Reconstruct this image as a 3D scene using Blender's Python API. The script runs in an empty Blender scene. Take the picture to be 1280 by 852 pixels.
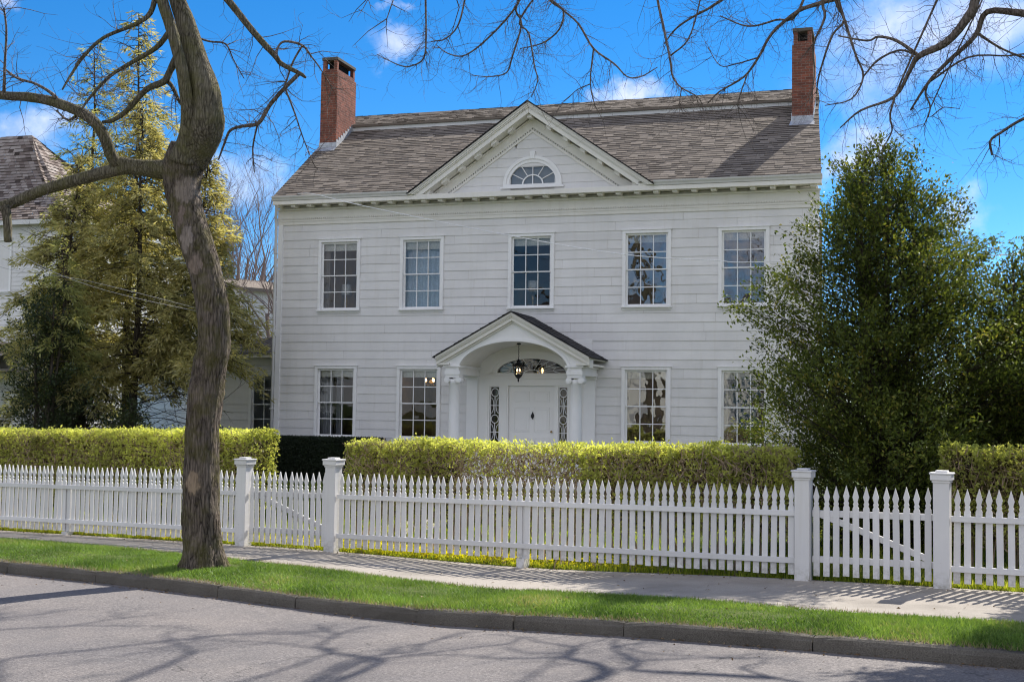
import bpy, math, random
import numpy as np
from mathutils import Matrix, Vector

# ------------------------------------------------------------------ scene basics
scene = bpy.context.scene
COL = scene.collection
R = math.radians
rng = np.random.default_rng(7)
random.seed(7)

# street frame: s runs along the fence, t runs from the street towards the house
ANG = -0.17623
CA, SA = math.cos(ANG), math.sin(ANG)
F0 = (0.0, 15.853)
SL = 0.01503
SUN_AZ, SUN_EL = R(23.0), R(42.5)


def W(s, t, z=0.0):
    return (F0[0] + s * CA - t * SA, F0[1] + s * SA + t * CA, z)


def ST(x, y):
    dx, dy = x - F0[0], y - F0[1]
    return dx * CA + dy * SA, -dx * SA + dy * CA


def sstep(a, b, x):
    k = np.clip((np.asarray(x, float) - a) / (b - a), 0, 1)
    return k * k * (3 - 2 * k)


def slope(s):
    s = np.asarray(s, float)
    return SL * np.clip(s, -45, 25) - 0.075 * np.exp(-((s + 5.0) / 2.5) ** 2)


def fence_z(s):
    return SL * s


def kerb_t(s):
    return np.interp(s, [-60, -12, -4, 2, 60], [-2.2, -3.28, -3.90, -3.88, -3.9])


def walk_t(s):
    return np.interp(s, [-60, -12.5, -4.2, 0.2, 60], [-0.9, -1.05, -2.08, -2.36, -2.4])


def gz(s, t):
    """height of the ground (yard, verge) in street coordinates"""
    yard = sstep(0.6, 12, t)
    return slope(s) * (1 - 0.7 * yard) + 0.28 * yard


def gxy(x, y):
    s, t = ST(x, y)
    return float(gz(s, t))


# ------------------------------------------------------------------ mesh helper
FRAMES = {}


class MB:
    def __init__(self):
        self.v, self.f, self.r, self.sm = [], [], [], []

    def face(self, pts, r=0.5, smooth=False):
        i = len(self.v)
        self.v.extend([tuple(p) for p in pts])
        self.f.append(tuple(range(i, i + len(pts))))
        self.r.append(r)
        self.sm.append(smooth)

    def box(self, x0, x1, y0, y1, z0, z1, r=0.5, M=None):
        p = [(x, y, z) for z in (z0, z1) for y in (y0, y1) for x in (x0, x1)]
        if M is not None:
            p = [tuple(M @ Vector(q)) for q in p]
        i = len(self.v)
        self.v.extend(p)
        for q in ((0, 2, 3, 1), (4, 5, 7, 6), (0, 1, 5, 4), (1, 3, 7, 5), (3, 2, 6, 7), (2, 0, 4, 6)):
            self.f.append(tuple(i + k for k in q))
            self.r.append(r)
            self.sm.append(False)

    def prism(self, poly, a, b, axis='y', r=0.5, smooth=False, caps=True):
        """extrude a 2D polygon (x,z) along y (axis 'y') or (y,z) along x (axis 'x') or (x,y) along z"""
        def P(p, k):
            if axis == 'y':
                return (p[0], k, p[1])
            if axis == 'x':
                return (k, p[0], p[1])
            return (p[0], p[1], k)
        n = len(poly)
        i = len(self.v)
        self.v.extend([P(p, a) for p in poly] + [P(p, b) for p in poly])
        for k in range(n):
            j = (k + 1) % n
            self.f.append((i + k, i + j, i + n + j, i + n + k))
            self.r.append(r)
            self.sm.append(smooth)
        if caps:
            self.f.append(tuple(i + k for k in range(n))[::-1])
            self.f.append(tuple(i + n + k for k in range(n)))
            self.r += [r, r]
            self.sm += [False, False]

    def ring(self, outer, inner, y0, y1, r=0.5):
        """band between two open polylines (x,z) of the same count, extruded in y"""
        n = len(outer)
        for k in range(n - 1):
            a, b, c, d = outer[k], outer[k + 1], inner[k + 1], inner[k]
            self.face([(a[0], y0, a[1]), (b[0], y0, b[1]), (c[0], y0, c[1]), (d[0], y0, d[1])], r)
            self.face([(a[0], y0, a[1]), (a[0], y1, a[1]), (b[0], y1, b[1]), (b[0], y0, b[1])], r)
            self.face([(d[0], y0, d[1]), (c[0], y0, c[1]), (c[0], y1, c[1]), (d[0], y1, d[1])], r)

    def tube(self, pts, rad, n=6, r=0.5, cap=True, wob=0.0):
        pts = [np.array(p, float) for p in pts]
        m = len(pts)
        if np.isscalar(rad):
            rad = [rad] * m
        i0 = len(self.v)
        T = [pts[min(k + 1, m - 1)] - pts[max(k - 1, 0)] for k in range(m)]
        t0 = T[0] / (np.linalg.norm(T[0]) + 1e-9)
        u = np.cross(t0, (0, 0, 1.0))
        if np.linalg.norm(u) < 1e-3:
            u = np.cross(t0, (1.0, 0, 0))
        for k in range(m):
            t = T[k] / (np.linalg.norm(T[k]) + 1e-9)
            u = u - t * (u @ t)
            u = u / (np.linalg.norm(u) + 1e-9)
            w = np.cross(t, u)
            for j in range(n):
                a = 2 * math.pi * j / n
                rr = rad[k] * (1 + (random.uniform(-wob, wob) if wob else 0))
                self.v.append(tuple(pts[k] + (u * math.cos(a) + w * math.sin(a)) * rr))
        for k in range(m - 1):
            for j in range(n):
                a, b = i0 + k * n + j, i0 + k * n + (j + 1) % n
                self.f.append((a, b, b + n, a + n))
                self.r.append(r)
                self.sm.append(n > 4)
        if cap and n > 4:
            self.f.append(tuple(i0 + j for j in range(n))[::-1])
            self.f.append(tuple(i0 + (m - 1) * n + j for j in range(n)))
            self.r += [r, r]
            self.sm += [False, False]

    def lathe(self, prof, c, n=16, r=0.5, smooth=True):
        i0 = len(self.v)
        for (rad, z) in prof:
            for j in range(n):
                a = 2 * math.pi * j / n
                self.v.append((c[0] + rad * math.cos(a), c[1] + rad * math.sin(a), c[2] + z))
        for k in range(len(prof) - 1):
            for j in range(n):
                a, b = i0 + k * n + j, i0 + k * n + (j + 1) % n
                self.f.append((a, b, b + n, a + n))
                self.r.append(r)
                self.sm.append(smooth)
        self.f.append(tuple(i0 + j for j in range(n))[::-1])
        self.f.append(tuple(i0 + (len(prof) - 1) * n + j for j in range(n)))
        self.r += [r, r]
        self.sm += [False, False]

    def build(self, name, mat, parent=None, uv=True, bevel=0.0, recalc=True):
        v = np.array(self.v, np.float64).reshape(-1, 3)
        if parent is not None and parent.name in FRAMES:
            inv = np.array(FRAMES[parent.name])
            v = v @ inv[:3, :3].T + inv[:3, 3]
        me = bpy.data.meshes.new(name)
        me.from_pydata(v.tolist(), [], self.f)
        me.polygons.foreach_set('use_smooth', self.sm)
        if recalc:
            import bmesh
            bm = bmesh.new()
            bm.from_mesh(me)
            bmesh.ops.recalc_face_normals(bm, faces=bm.faces[:])
            bm.to_mesh(me)
            bm.free()
        a = me.attributes.new('rnd', 'FLOAT', 'FACE')
        a.data.foreach_set('value', np.array(self.r, np.float32))
        if uv:
            auto_uv(me, self.v)
        me.materials.append(mat)
        o = bpy.data.objects.new(name, me)
        COL.objects.link(o)
        if parent is not None:
            o.parent = parent
            if parent.name in FRAMES:
                FRAMES[o.name] = FRAMES[parent.name]
        if bevel:
            b = o.modifiers.new('bevel', 'BEVEL')
            b.width, b.segments, b.limit_method = bevel, 2, 'ANGLE'
        return o


def auto_uv(me, world):
    """metric UVs from each face's own plane: u level, v up the slope"""
    n = len(me.polygons)
    nor = np.empty(n * 3)
    me.polygons.foreach_get('normal', nor)
    nor = nor.reshape(-1, 3)
    u = np.stack([-nor[:, 1], nor[:, 0], np.zeros(n)], 1)
    l = np.linalg.norm(u, axis=1)
    flat = l < 1e-3
    u[flat] = (1, 0, 0)
    l[flat] = 1
    u /= l[:, None]
    v = np.cross(nor, u)
    L = len(me.loops)
    li = np.empty(L, np.int32)
    me.loops.foreach_get('vertex_index', li)
    tot = np.empty(n, np.int32)
    me.polygons.foreach_get('loop_total', tot)
    fi = np.repeat(np.arange(n), tot)
    P = np.empty(len(me.vertices) * 3)
    me.vertices.foreach_get('co', P)
    P = P.reshape(-1, 3)[li]
    uvv = np.stack([(P * u[fi]).sum(1), (P * v[fi]).sum(1)], 1)
    lay = me.uv_layers.new(name='UVMap')
    lay.data.foreach_set('uv', uvv.astype(np.float32).ravel())


def np_mesh(name, verts, k, mat, parent=None, rnd=None, smooth=False):
    """one mesh from an array of separate k-gons (leaves, blades)"""
    verts = np.asarray(verts, np.float64).reshape(-1, 3)
    if parent is not None and parent.name in FRAMES:
        inv = np.array(FRAMES[parent.name])
        verts = verts @ inv[:3, :3].T + inv[:3, 3]
    nv = len(verts)
    nf = nv // k
    me = bpy.data.meshes.new(name)
    me.vertices.add(nv)
    me.loops.add(nv)
    me.polygons.add(nf)
    me.vertices.foreach_set('co', verts.astype(np.float32).ravel())
    me.loops.foreach_set('vertex_index', np.arange(nv, dtype=np.int32))
    me.polygons.foreach_set('loop_start', np.arange(0, nv, k, dtype=np.int32))
    me.polygons.foreach_set('use_smooth', np.full(nf, smooth))
    me.update(calc_edges=True)
    a = me.attributes.new('rnd', 'FLOAT', 'FACE')
    if rnd is None:
        rnd = rng.random(nf)
    a.data.foreach_set('value', np.asarray(rnd, np.float32))
    me.materials.append(mat)
    o = bpy.data.objects.new(name, me)
    COL.objects.link(o)
    if parent is not None:
        o.parent = parent
        if parent.name in FRAMES:
            FRAMES[o.name] = FRAMES[parent.name]
    return o


def unit(a):
    return a / (np.linalg.norm(a, axis=-1, keepdims=True) + 1e-9)


def leaf_quads(C, D, N, L, Wd, fold=0.15):
    """diamond shaped leaves: centre-base C, axis D, rough normal N"""
    D = unit(D)
    S = unit(np.cross(D, N))
    N = np.cross(S, D)
    L = np.broadcast_to(L, (len(C),))[:, None]
    Wd = np.broadcast_to(Wd, (len(C),))[:, None]
    tip = C + D * L - N * L * 0.12
    mid = C + D * L * 0.5
    a = mid + S * Wd * 0.5 + N * Wd * fold
    b = mid - S * Wd * 0.5 + N * Wd * fold
    return np.stack([C, a, tip, b], 1).reshape(-1, 3)


# ------------------------------------------------------------------ object helpers
def tag(o, label=None, cat=None, group=None, kind=None):
    if label:
        o['label'] = label
    if cat:
        o['category'] = cat
    if group:
        o['group'] = group
    if kind:
        o['kind'] = kind
    return o


def empty(name, loc, rz=0.0):
    o = bpy.data.objects.new(name, None)
    COL.objects.link(o)
    o.location = loc
    o.rotation_euler = (0, 0, rz)
    o.empty_display_size = 0.2
    M = Matrix.Translation(Vector(loc)) @ Matrix.Rotation(rz, 4, 'Z')
    FRAMES[o.name] = M.inverted()
    return o


def copy_tree(o, parent=None):
    c = o.copy()
    COL.objects.link(c)
    if parent is not None:
        c.parent = parent
    for ch in list(o.children):
        copy_tree(ch, c)
    return c


# ------------------------------------------------------------------ materials
class NT:
    def __init__(self, name):
        self.m = bpy.data.materials.new(name)
        self.m.use_nodes = True
        self.t = self.m.node_tree
        self.b = self.t.nodes['Principled BSDF']
        self.out = self.t.nodes['Material Output']

    def n(self, typ, props=None, **ins):
        nd = self.t.nodes.new(typ)
        for k, val in (props or {}).items():
            setattr(nd, k, val)
        for k, val in ins.items():
            self.s(nd, k, val)
        return nd

    def s(self, nd, key, val):
        key = {'I0': 0, 'I1': 1, 'I2': 2}.get(key, key.replace('_', ' ') if isinstance(key, str) else key)
        sock = nd.inputs[key]
        if hasattr(val, 'is_linked') or isinstance(val, bpy.types.NodeSocket):
            self.t.links.new(val, sock)
        else:
            sock.default_value = val

    def pos(self):
        return self.n('ShaderNodeNewGeometry').outputs['Position']

    def uv(self):
        return self.n('ShaderNodeUVMap', {'uv_map': 'UVMap'}).outputs[0]

    def rnd(self):
        return self.n('ShaderNodeAttribute', {'attribute_name': 'rnd'}).outputs['Fac']

    def mapv(self, vec, scale=(1, 1, 1), loc=(0, 0, 0), rot=(0, 0, 0)):
        return self.n('ShaderNodeMapping', None, Vector=vec, Scale=scale, Location=loc, Rotation=rot).outputs[0]

    def noise(self, vec, scale, detail=4, rough=0.55, dist=0.0):
        return self.n('ShaderNodeTexNoise', None, Vector=vec, Scale=scale, Detail=detail, Roughness=rough,
                      Distortion=dist).outputs['Fac']

    def ramp(self, fac, stops):
        nd = self.n('ShaderNodeValToRGB', None, Fac=fac)
        el = nd.color_ramp.elements
        while len(el) < len(stops):
            el.new(0.5)
        for e, (p, c) in zip(el, stops):
            e.position = p
            e.color = (c[0], c[1], c[2], 1) if not np.isscalar(c) else (c, c, c, 1)
        return nd.outputs[0]

    def mix(self, fac, a, b, mode='MIX'):
        nd = self.n('ShaderNodeMix', {'data_type': 'RGBA', 'blend_type': mode})
        for k, val in ((0, fac), (6, a), (7, b)):
            if not hasattr(val, 'is_linked') and k > 0 and len(val) == 3:
                val = (*val, 1)
            self.s(nd, k, val)
        return nd.outputs[2]

    def math(self, op, a, b=0.0, c=0.0):
        nd = self.n('ShaderNodeMath', {'operation': op})
        for k, val in enumerate((a, b, c)):
            self.s(nd, k, val)
        return nd.outputs[0]

    def bump(self, h, strength=0.3, dist=0.01):
        nd = self.n('ShaderNodeBump', None, Height=h, Strength=strength, Distance=dist)
        self.s(self.b, 'Normal', nd.outputs[0])

    def set(self, col=None, rough=0.6, spec=0.3, metal=0.0):
        if col is not None:
            if not hasattr(col, 'is_linked') and len(col) == 3:
                col = (*col, 1)
            self.s(self.b, 'Base Color', col)
        self.s(self.b, 'Roughness', rough)
        self.s(self.b, 'Specular IOR Level', spec)
        self.s(self.b, 'Metallic', metal)
        return self.m


def paint(name, col, dirt=0.12, rough=0.5, streak=True, rvar=0.0, grime=False):
    """old exterior paint: slight mottling, weather streaks, hairline texture"""
    t = NT(name)
    p = t.pos()
    big = t.noise(p, 1.3, 5, 0.6)
    st = t.noise(t.mapv(p, (7, 7, 0.5)), 1.0, 5, 0.65)
    c = t.ramp(big, [(0.25, [x * (1 - dirt) for x in col]), (0.7, col)])
    if streak:
        k = t.ramp(st, [(0.52, 0.0), (0.78, 0.45)])
        c = t.mix(k, c, [col[0] * 0.80, col[1] * 0.78, col[2] * 0.72])
    if rvar:
        c = t.mix(1.0, c, t.ramp(t.rnd(), [(0, 1 - rvar), (1, 1.0)]), 'MULTIPLY')
    if grime:      # splashed soil and green algae low on each board, a little tone change from board to board
        oi = t.n('ShaderNodeObjectInfo').outputs['Random']
        c = t.mix(1.0, c, t.ramp(oi, [(0, 0.88), (1, 1.04)]), 'MULTIPLY')
        oz = t.n('ShaderNodeSeparateXYZ', None, I0=t.n('ShaderNodeTexCoord').outputs['Object']).outputs['Z']
        k = t.math('MULTIPLY', t.ramp(oz, [(0.0, 1.0), (0.22, 0.0)]), t.ramp(t.noise(p, 13, 5, 0.7), [(0.42, 0.0), (0.68, 0.75)]))
        c = t.mix(k, c, (0.26, 0.24, 0.17))
        chip = t.ramp(t.noise(p, 21, 4, 0.75), [(0.69, 0.0), (0.72, 0.7)])
        c = t.mix(chip, c, (0.34, 0.31, 0.28))
    t.bump(t.noise(p, 60, 4, 0.6), 0.12, 0.004)
    return t.set(c, rough, 0.35)


def leafmat(name, stops, rough=0.45, trans=0.35, spec=0.35):
    t = NT(name)
    c = t.ramp(t.rnd(), stops)
    big = t.noise(t.pos(), 1.7, 3, 0.5)
    c = t.mix(1.0, c, t.ramp(big, [(0.3, 0.72), (0.7, 1.15)]), 'MULTIPLY')
    t.set(c, rough, spec)
    tr = t.n('ShaderNodeBsdfTranslucent')
    t.s(tr, 'Color', t.mix(1.0, c, (1.3, 1.25, 0.75), 'MULTIPLY'))
    mx = t.n('ShaderNodeMixShader', None, Fac=trans)
    t.t.links.new(t.b.outputs[0], mx.inputs[1])
    t.t.links.new(tr.outputs[0], mx.inputs[2])
    t.t.links.new(mx.outputs[0], t.out.inputs[0])
    return t.m


def plain(name, col, rough=0.5, spec=0.3, metal=0.0, nscale=25, var=0.15):
    t = NT(name)
    n = t.noise(t.pos(), nscale, 4)
    c = t.ramp(n, [(0.3, [x * (1 - var) for x in col]), (0.7, [min(1, x * (1 + var)) for x in col])])
    return t.set(c, rough, spec, metal)


def emit(name, col, strength):
    t = NT(name)
    t.set((0.9, 0.7, 0.4), 0.4)
    t.s(t.b, 'Emission Color', (*col, 1))
    t.s(t.b, 'Emission Strength', strength)
    return t.m


M = {}
M['siding'] = paint('white_clapboard_paint', (0.78, 0.765, 0.745), 0.12, 0.55, True, 0.11)
M['trim'] = paint('white_trim_paint', (0.83, 0.825, 0.81), 0.07, 0.45)
M['cream'] = paint('cream_cornice_paint', (0.80, 0.775, 0.71), 0.12, 0.5)
M['fence'] = paint('white_fence_paint', (0.70, 0.685, 0.67), 0.08, 0.55, True, 0.0, True)
M['gutter'] = paint('grey_white_gutter_paint', (0.66, 0.655, 0.64), 0.1, 0.4)
M['door'] = paint('white_door_paint', (0.80, 0.79, 0.76), 0.04, 0.35, False)
M['blind'] = plain('cream_roller_blind', (0.72, 0.69, 0.6), 0.8, 0.1)
M['curtain'] = plain('grey_curtain_cloth', (0.42, 0.42, 0.43), 0.9, 0.1)
M['pale_curtain'] = plain('pale_blue_curtain_cloth', (0.62, 0.68, 0.74), 0.9, 0.1)
M['room'] = plain('dim_room_plaster', (0.34, 0.27, 0.19), 0.9, 0.1, 0, 2, 0.2)
M['roomfloor'] = plain('dark_oak_floor', (0.10, 0.06, 0.035), 0.5, 0.3)
M['shade_cloth'] = plain('white_lampshade_cloth', (0.85, 0.83, 0.78), 0.8, 0.1)
M['brass'] = plain('aged_brass', (0.35, 0.24, 0.10), 0.35, 0.5, 0.9)
M['iron'] = plain('black_iron', (0.02, 0.02, 0.022), 0.45, 0.4, 0.6)
M['lead'] = plain('dull_lead_flashing', (0.42, 0.44, 0.47), 0.5, 0.4, 0.4, 8, 0.25)
M['flame'] = emit('lit_candle_bulb', (1.0, 0.60, 0.24), 9.0)
M['grey_wire'] = plain('grey_cable_sheath', (0.30, 0.30, 0.31), 0.6, 0.2)
M['soot_and_dark'] = plain('flue_soot_and_unlit_black', (0.012, 0.012, 0.012), 0.9, 0.1)  # black for flue soot, also for the unlit attic and cottage rooms
M['wood'] = plain('brown_table_wood', (0.12, 0.06, 0.03), 0.4, 0.4)
M['wire'] = plain('pale_cable_sheath', (0.80, 0.80, 0.80), 0.4, 0.6)


def m_brick():
    t = NT('weathered_red_brick')
    uv = t.uv()
    br = t.n('ShaderNodeTexBrick', {'offset': 0.5}, Vector=uv, Color1=(0.30, 0.10, 0.063, 1),
             Color2=(0.15, 0.055, 0.04, 1), Mortar=(0.29, 0.225, 0.185, 1), Scale=1.0, Bias=-0.1)
    br.inputs['Mortar Size'].default_value = 0.006
    br.inputs['Mortar Smooth'].default_value = 0.2
    br.inputs['Brick Width'].default_value = 0.215
    br.inputs['Row Height'].default_value = 0.072
    c = t.mix(t.ramp(t.noise(t.pos(), 5, 6, 0.7), [(0.38, 0.0), (0.72, 0.8)]), br.outputs[0], (0.075, 0.04, 0.033))
    t.bump(t.math('SUBTRACT', t.noise(t.pos(), 50, 3), br.outputs['Fac']), 0.6, 0.012)
    return t.set(c, 0.9, 0.15)


def m_shingle(name, a, b, c_):
    t = NT(name)
    n = t.noise(t.pos(), 120, 3, 0.7)
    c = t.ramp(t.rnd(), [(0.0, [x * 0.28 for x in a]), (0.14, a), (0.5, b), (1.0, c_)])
    c = t.mix(1.0, c, t.ramp(n, [(0.3, 0.7), (0.7, 1.25)]), 'MULTIPLY')
    c = t.mix(t.ramp(t.noise(t.pos(), 0.7, 4), [(0.45, 0.0), (0.8, 0.35)]), c, (0.10, 0.085, 0.07))
    t.bump(n, 0.4, 0.006)
    return t.set(c, 0.95, 0.1)


def m_asphalt():
    t = NT('worn_grey_asphalt')
    p = t.pos()
    fine = t.noise(p, 170, 3, 0.8)
    vor = t.n('ShaderNodeTexVoronoi', None, Vector=p, Scale=85.0).outputs['Distance']
    big = t.noise(p, 0.55, 5, 0.6)
    mid = t.noise(p, 38, 4, 0.75)
    c = t.ramp(t.math('ADD', t.math('MULTIPLY', fine, 0.5), t.math('MULTIPLY', mid, 0.5)), [(0.36, (0.078, 0.073, 0.071)), (0.5, (0.178, 0.165, 0.159)), (0.64, (0.35, 0.32, 0.30))])
    c = t.mix(1.0, c, t.ramp(big, [(0.3, (0.84, 0.84, 0.86)), (0.7, (1.1, 1.06, 1.02))]), 'MULTIPLY')
    c = t.mix(t.ramp(t.noise(p, 1.7, 6, 0.72), [(0.52, 0.0), (0.7, 0.4)]), c, (0.10, 0.098, 0.10))
    sp = t.ramp(t.noise(p, 7.5, 3, 0.6), [(0.70, 0.0), (0.76, 0.35)])
    c = t.mix(sp, c, (0.07, 0.068, 0.068))
    crk = t.n('ShaderNodeTexVoronoi', {'feature': 'DISTANCE_TO_EDGE'}, Vector=t.mapv(t.n('ShaderNodeVectorMath', {'operation': 'ADD'}, I0=p, I1=t.n('ShaderNodeTexNoise', None, Vector=p, Scale=1.6, Detail=5.0).outputs['Color']).outputs[0], (0.33, 0.33, 0.33)), Scale=1.0).outputs['Distance']
    ck = t.math('MULTIPLY', t.ramp(crk, [(0.0015, 0.8), (0.004, 0.0)]), t.ramp(t.noise(p, 0.35, 2), [(0.45, 0.0), (0.55, 1.0)]))
    c = t.mix(ck, c, (0.05, 0.048, 0.046))
    t.bump(t.math('ADD', fine, vor), 0.5, 0.006)
    return t.set(c, 0.9, 0.2)


def m_concrete(name, lo, hi, sc=1.0):
    t = NT(name)
    p = t.pos()
    fine = t.noise(p, 110 * sc, 3, 0.75)
    big = t.noise(p, 1.1 * sc, 6, 0.65)
    c = t.ramp(fine, [(0.3, lo), (0.7, hi)])
    c = t.mix(t.ramp(big, [(0.42, 0.0), (0.75, 0.6)]), c, [x * 0.62 for x in lo])
    t.bump(t.math('ADD', fine, big), 0.5, 0.008)
    return t.set(c, 0.92, 0.15)


def m_soil(name, a, b, c_):
    t = NT(name)
    p = t.pos()
    c = t.ramp(t.noise(p, 14, 6, 0.7), [(0.3, a), (0.5, b), (0.72, c_)])
    t.bump(t.noise(p, 40, 5), 0.8, 0.02)
    return t.set(c, 0.95, 0.1)


def m_bark(name, dark, light, moss=None, scars=(), sc=1.0, lichen=None):
    t = NT(name)
    p = t.pos()
    st = t.mapv(p, (16 * sc, 16 * sc, 2.6 * sc))
    ridg = t.noise(st, 1.5, 7, 0.72, 0.6)
    vor = t.n('ShaderNodeTexVoronoi', {'feature': 'DISTANCE_TO_EDGE'}, Vector=t.mapv(p, (24 * sc, 24 * sc, 3.4 * sc)),
              Scale=1.0).outputs['Distance']
    h = t.math('ADD', ridg, t.math('MULTIPLY', t.math('MINIMUM', vor, 0.25), 1.3))
    c = t.ramp(h, [(0.45, dark), (0.62, [0.5 * (a + b) for a, b in zip(dark, light)]), (0.85, light)])
    patch = t.noise(p, 2.4, 5, 0.6)
    c = t.mix(t.ramp(patch, [(0.5, 0.0), (0.7, 0.45)]), c, [min(1, x * 1.5) for x in light])
    if moss:
        mn = t.ramp(t.noise(p, 3.5, 6, 0.7), [(0.45, 0.0), (0.65, 0.8)])
        c = t.mix(mn, c, moss)
    if lichen:
        ln = t.ramp(t.noise(p, 26, 4, 0.8), [(0.58, 0.0), (0.66, 0.8)])
        c = t.mix(ln, c, lichen)
    wob = t.n('ShaderNodeTexNoise', None, Vector=p, Scale=9.0, Detail=4.0).outputs['Color']
    q = t.n('ShaderNodeVectorMath', {'operation': 'MULTIPLY_ADD'})
    t.s(q, 0, wob)
    q.inputs[1].default_value = (0.16, 0.16, 0.22)
    t.s(q, 2, p)
    for (x, y, z, rx, rz, col) in scars:
        sub = t.n('ShaderNodeVectorMath', {'operation': 'SUBTRACT'})
        t.s(sub, 0, q.outputs[0])
        sub.inputs[1].default_value = (x + 0.08, y + 0.08, z + 0.11)
        mul = t.n('ShaderNodeVectorMath', {'operation': 'MULTIPLY'})
        t.s(mul, 0, sub.outputs[0])
        mul.inputs[1].default_value = (1 / rx, 1 / 0.45, 1 / rz)
        ln = t.n('ShaderNodeVectorMath', {'operation': 'LENGTH'})
        t.s(ln, 0, mul.outputs[0])
        ln_ = t.math('ADD', ln.outputs['Value'], t.math('MULTIPLY', t.math('SUBTRACT', ridg, 0.5), 0.9))
        k = t.ramp(ln_, [(0.72, 1.0), (1.0, 0.0)])
        c = t.mix(t.ramp(ln_, [(0.9, 0.55), (1.5, 0.0)]), c, (0.035, 0.026, 0.02))
        c = t.mix(k, c, t.mix(t.ramp(ridg, [(0.4, 0.0), (0.6, 0.5)]), col, [v * 0.55 for v in col]))
    t.bump(h, 1.0, 0.05)
    return t.set(c, 0.95, 0.12)


def m_glass(name, refl=1.0, tint=(0.85, 0.88, 0.9), wave=0.02):
    t = NT(name)
    fr = t.n('ShaderNodeFresnel', None, IOR=1.5)
    fac = t.math('MINIMUM', t.math('MULTIPLY', fr.outputs[0], 2.6 * refl), 1.0)
    tr = t.n('ShaderNodeBsdfTransparent', None, Color=(*tint, 1))
    gl = t.n('ShaderNodeBsdfGlossy', None, Roughness=0.0)
    nn = t.noise(t.pos(), 1.7, 2, 0.5)
    bp = t.n('ShaderNodeBump', None, Height=nn, Strength=1.0, Distance=wave)
    t.t.links.new(bp.outputs[0], gl.inputs['Normal'])
    mx = t.n('ShaderNodeMixShader', None, Fac=fac)
    t.t.links.new(tr.outputs[0], mx.inputs[1])
    t.t.links.new(gl.outputs[0], mx.inputs[2])
    t.t.links.new(mx.outputs[0], t.out.inputs[0])
    return t.m


M['brick'] = m_brick()
M['shingle'] = m_shingle('brown_asphalt_shingle', (0.13, 0.108, 0.088), (0.23, 0.194, 0.16), (0.31, 0.268, 0.224))
M['dark_shingle'] = m_shingle('charcoal_asphalt_shingle', (0.035, 0.035, 0.038), (0.055, 0.055, 0.058), (0.085, 0.083, 0.083))
M['wood_shingle'] = m_shingle('silvered_wood_shingle', (0.17, 0.13, 0.11), (0.27, 0.22, 0.19), (0.38, 0.33, 0.29))
M['asphalt'] = m_asphalt()
M['walk'] = m_concrete('pale_sandy_pavement', (0.25, 0.222, 0.19), (0.46, 0.418, 0.365))
M['kerb'] = m_concrete('weathered_stone_kerb', (0.062, 0.056, 0.046), (0.20, 0.182, 0.155), 0.9)
M['soil'] = m_soil('lawn_soil', (0.035, 0.05, 0.015), (0.06, 0.09, 0.02), (0.10, 0.085, 0.05))
M['vsoil'] = m_soil('verge_soil', (0.045, 0.06, 0.015), (0.08, 0.12, 0.025), (0.15, 0.12, 0.07))
M['gravel'] = m_concrete('pinkish_gravel', (0.36, 0.28, 0.24), (0.62, 0.52, 0.46), 0.5)
M['glass'] = m_glass('old_window_glass', 0.5, wave=0.005)
M['glass_wavy'] = m_glass('wavy_old_window_glass', 1.7, (0.8, 0.83, 0.85), 0.008)
M['glass_lead'] = m_glass('dark_leaded_glass', 0.6, (0.5, 0.52, 0.52), 0.008)
M['hedge_leaf'] = leafmat('young_privet_leaf', [(0, (0.20, 0.155, 0.085)), (0.2, (0.24, 0.225, 0.085)), (0.5, (0.41, 0.445, 0.11)), (1, (0.68, 0.71, 0.20))], 0.5, 0.5)
M['hedge_twig'] = plain('brown_hedge_twig', (0.33, 0.25, 0.175), 0.9, 0.1)
M['yew'] = leafmat('dark_yew_needle', [(0, (0.008, 0.016, 0.007)), (1, (0.022, 0.035, 0.013))], 0.6, 0.1)
M['holly'] = leafmat('glossy_holly_leaf', [(0, (0.045, 0.065, 0.014)), (0.6, (0.12, 0.155, 0.026)), (0.93, (0.21, 0.24, 0.04)), (1, (0.30, 0.26, 0.05))], 0.5, 0.36, 0.3)
M['cedar'] = leafmat('yellow_green_cedar_spray', [(0, (0.19, 0.185, 0.085)), (0.5, (0.45, 0.42, 0.18)), (1, (0.66, 0.57, 0.28))], 0.7, 0.5)
M['cedar_dark'] = leafmat('olive_cedar_spray', [(0, (0.14, 0.16, 0.065)), (0.5, (0.34, 0.35, 0.13)), (1, (0.54, 0.50, 0.20))], 0.7, 0.5)
M['ivy'] = leafmat('dark_ivy_leaf', [(0, (0.018, 0.032, 0.011)), (0.7, (0.05, 0.07, 0.02)), (1, (0.10, 0.12, 0.035))], 0.4, 0.2)
M['grass'] = leafmat('spring_grass_blade', [(0, (0.055, 0.115, 0.016)), (0.4, (0.15, 0.26, 0.04)), (0.85, (0.25, 0.36, 0.075)), (1, (0.42, 0.38, 0.17))], 0.6, 0.35)
M['lawn'] = leafmat('yellow_green_lawn_blade', [(0, (0.16, 0.22, 0.015)), (0.6, (0.30, 0.36, 0.03)), (1, (0.45, 0.45, 0.07))], 0.6, 0.5)
M['flower'] = leafmat('yellow_spring_flower', [(0, (0.60, 0.54, 0.01)), (0.6, (0.85, 0.75, 0.015)), (1, (0.40, 0.46, 0.03))], 0.6, 0.4)
M['dry'] = leafmat('dry_straw_blade', [(0, (0.22, 0.17, 0.09)), (1, (0.38, 0.31, 0.19))], 0.8, 0.2)
M['twig'] = m_bark('grey_brown_twig_bark', (0.075, 0.06, 0.05), (0.24, 0.20, 0.175))
M['inner'] = leafmat('shade_toned_inner_hedge_growth', [(0, (0.04, 0.03, 0.018)), (0.6, (0.14, 0.11, 0.06)), (1, (0.22, 0.19, 0.08))], 0.8, 0.2)  # dark core leaves: the shade inside the hedge is put into their colour
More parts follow.
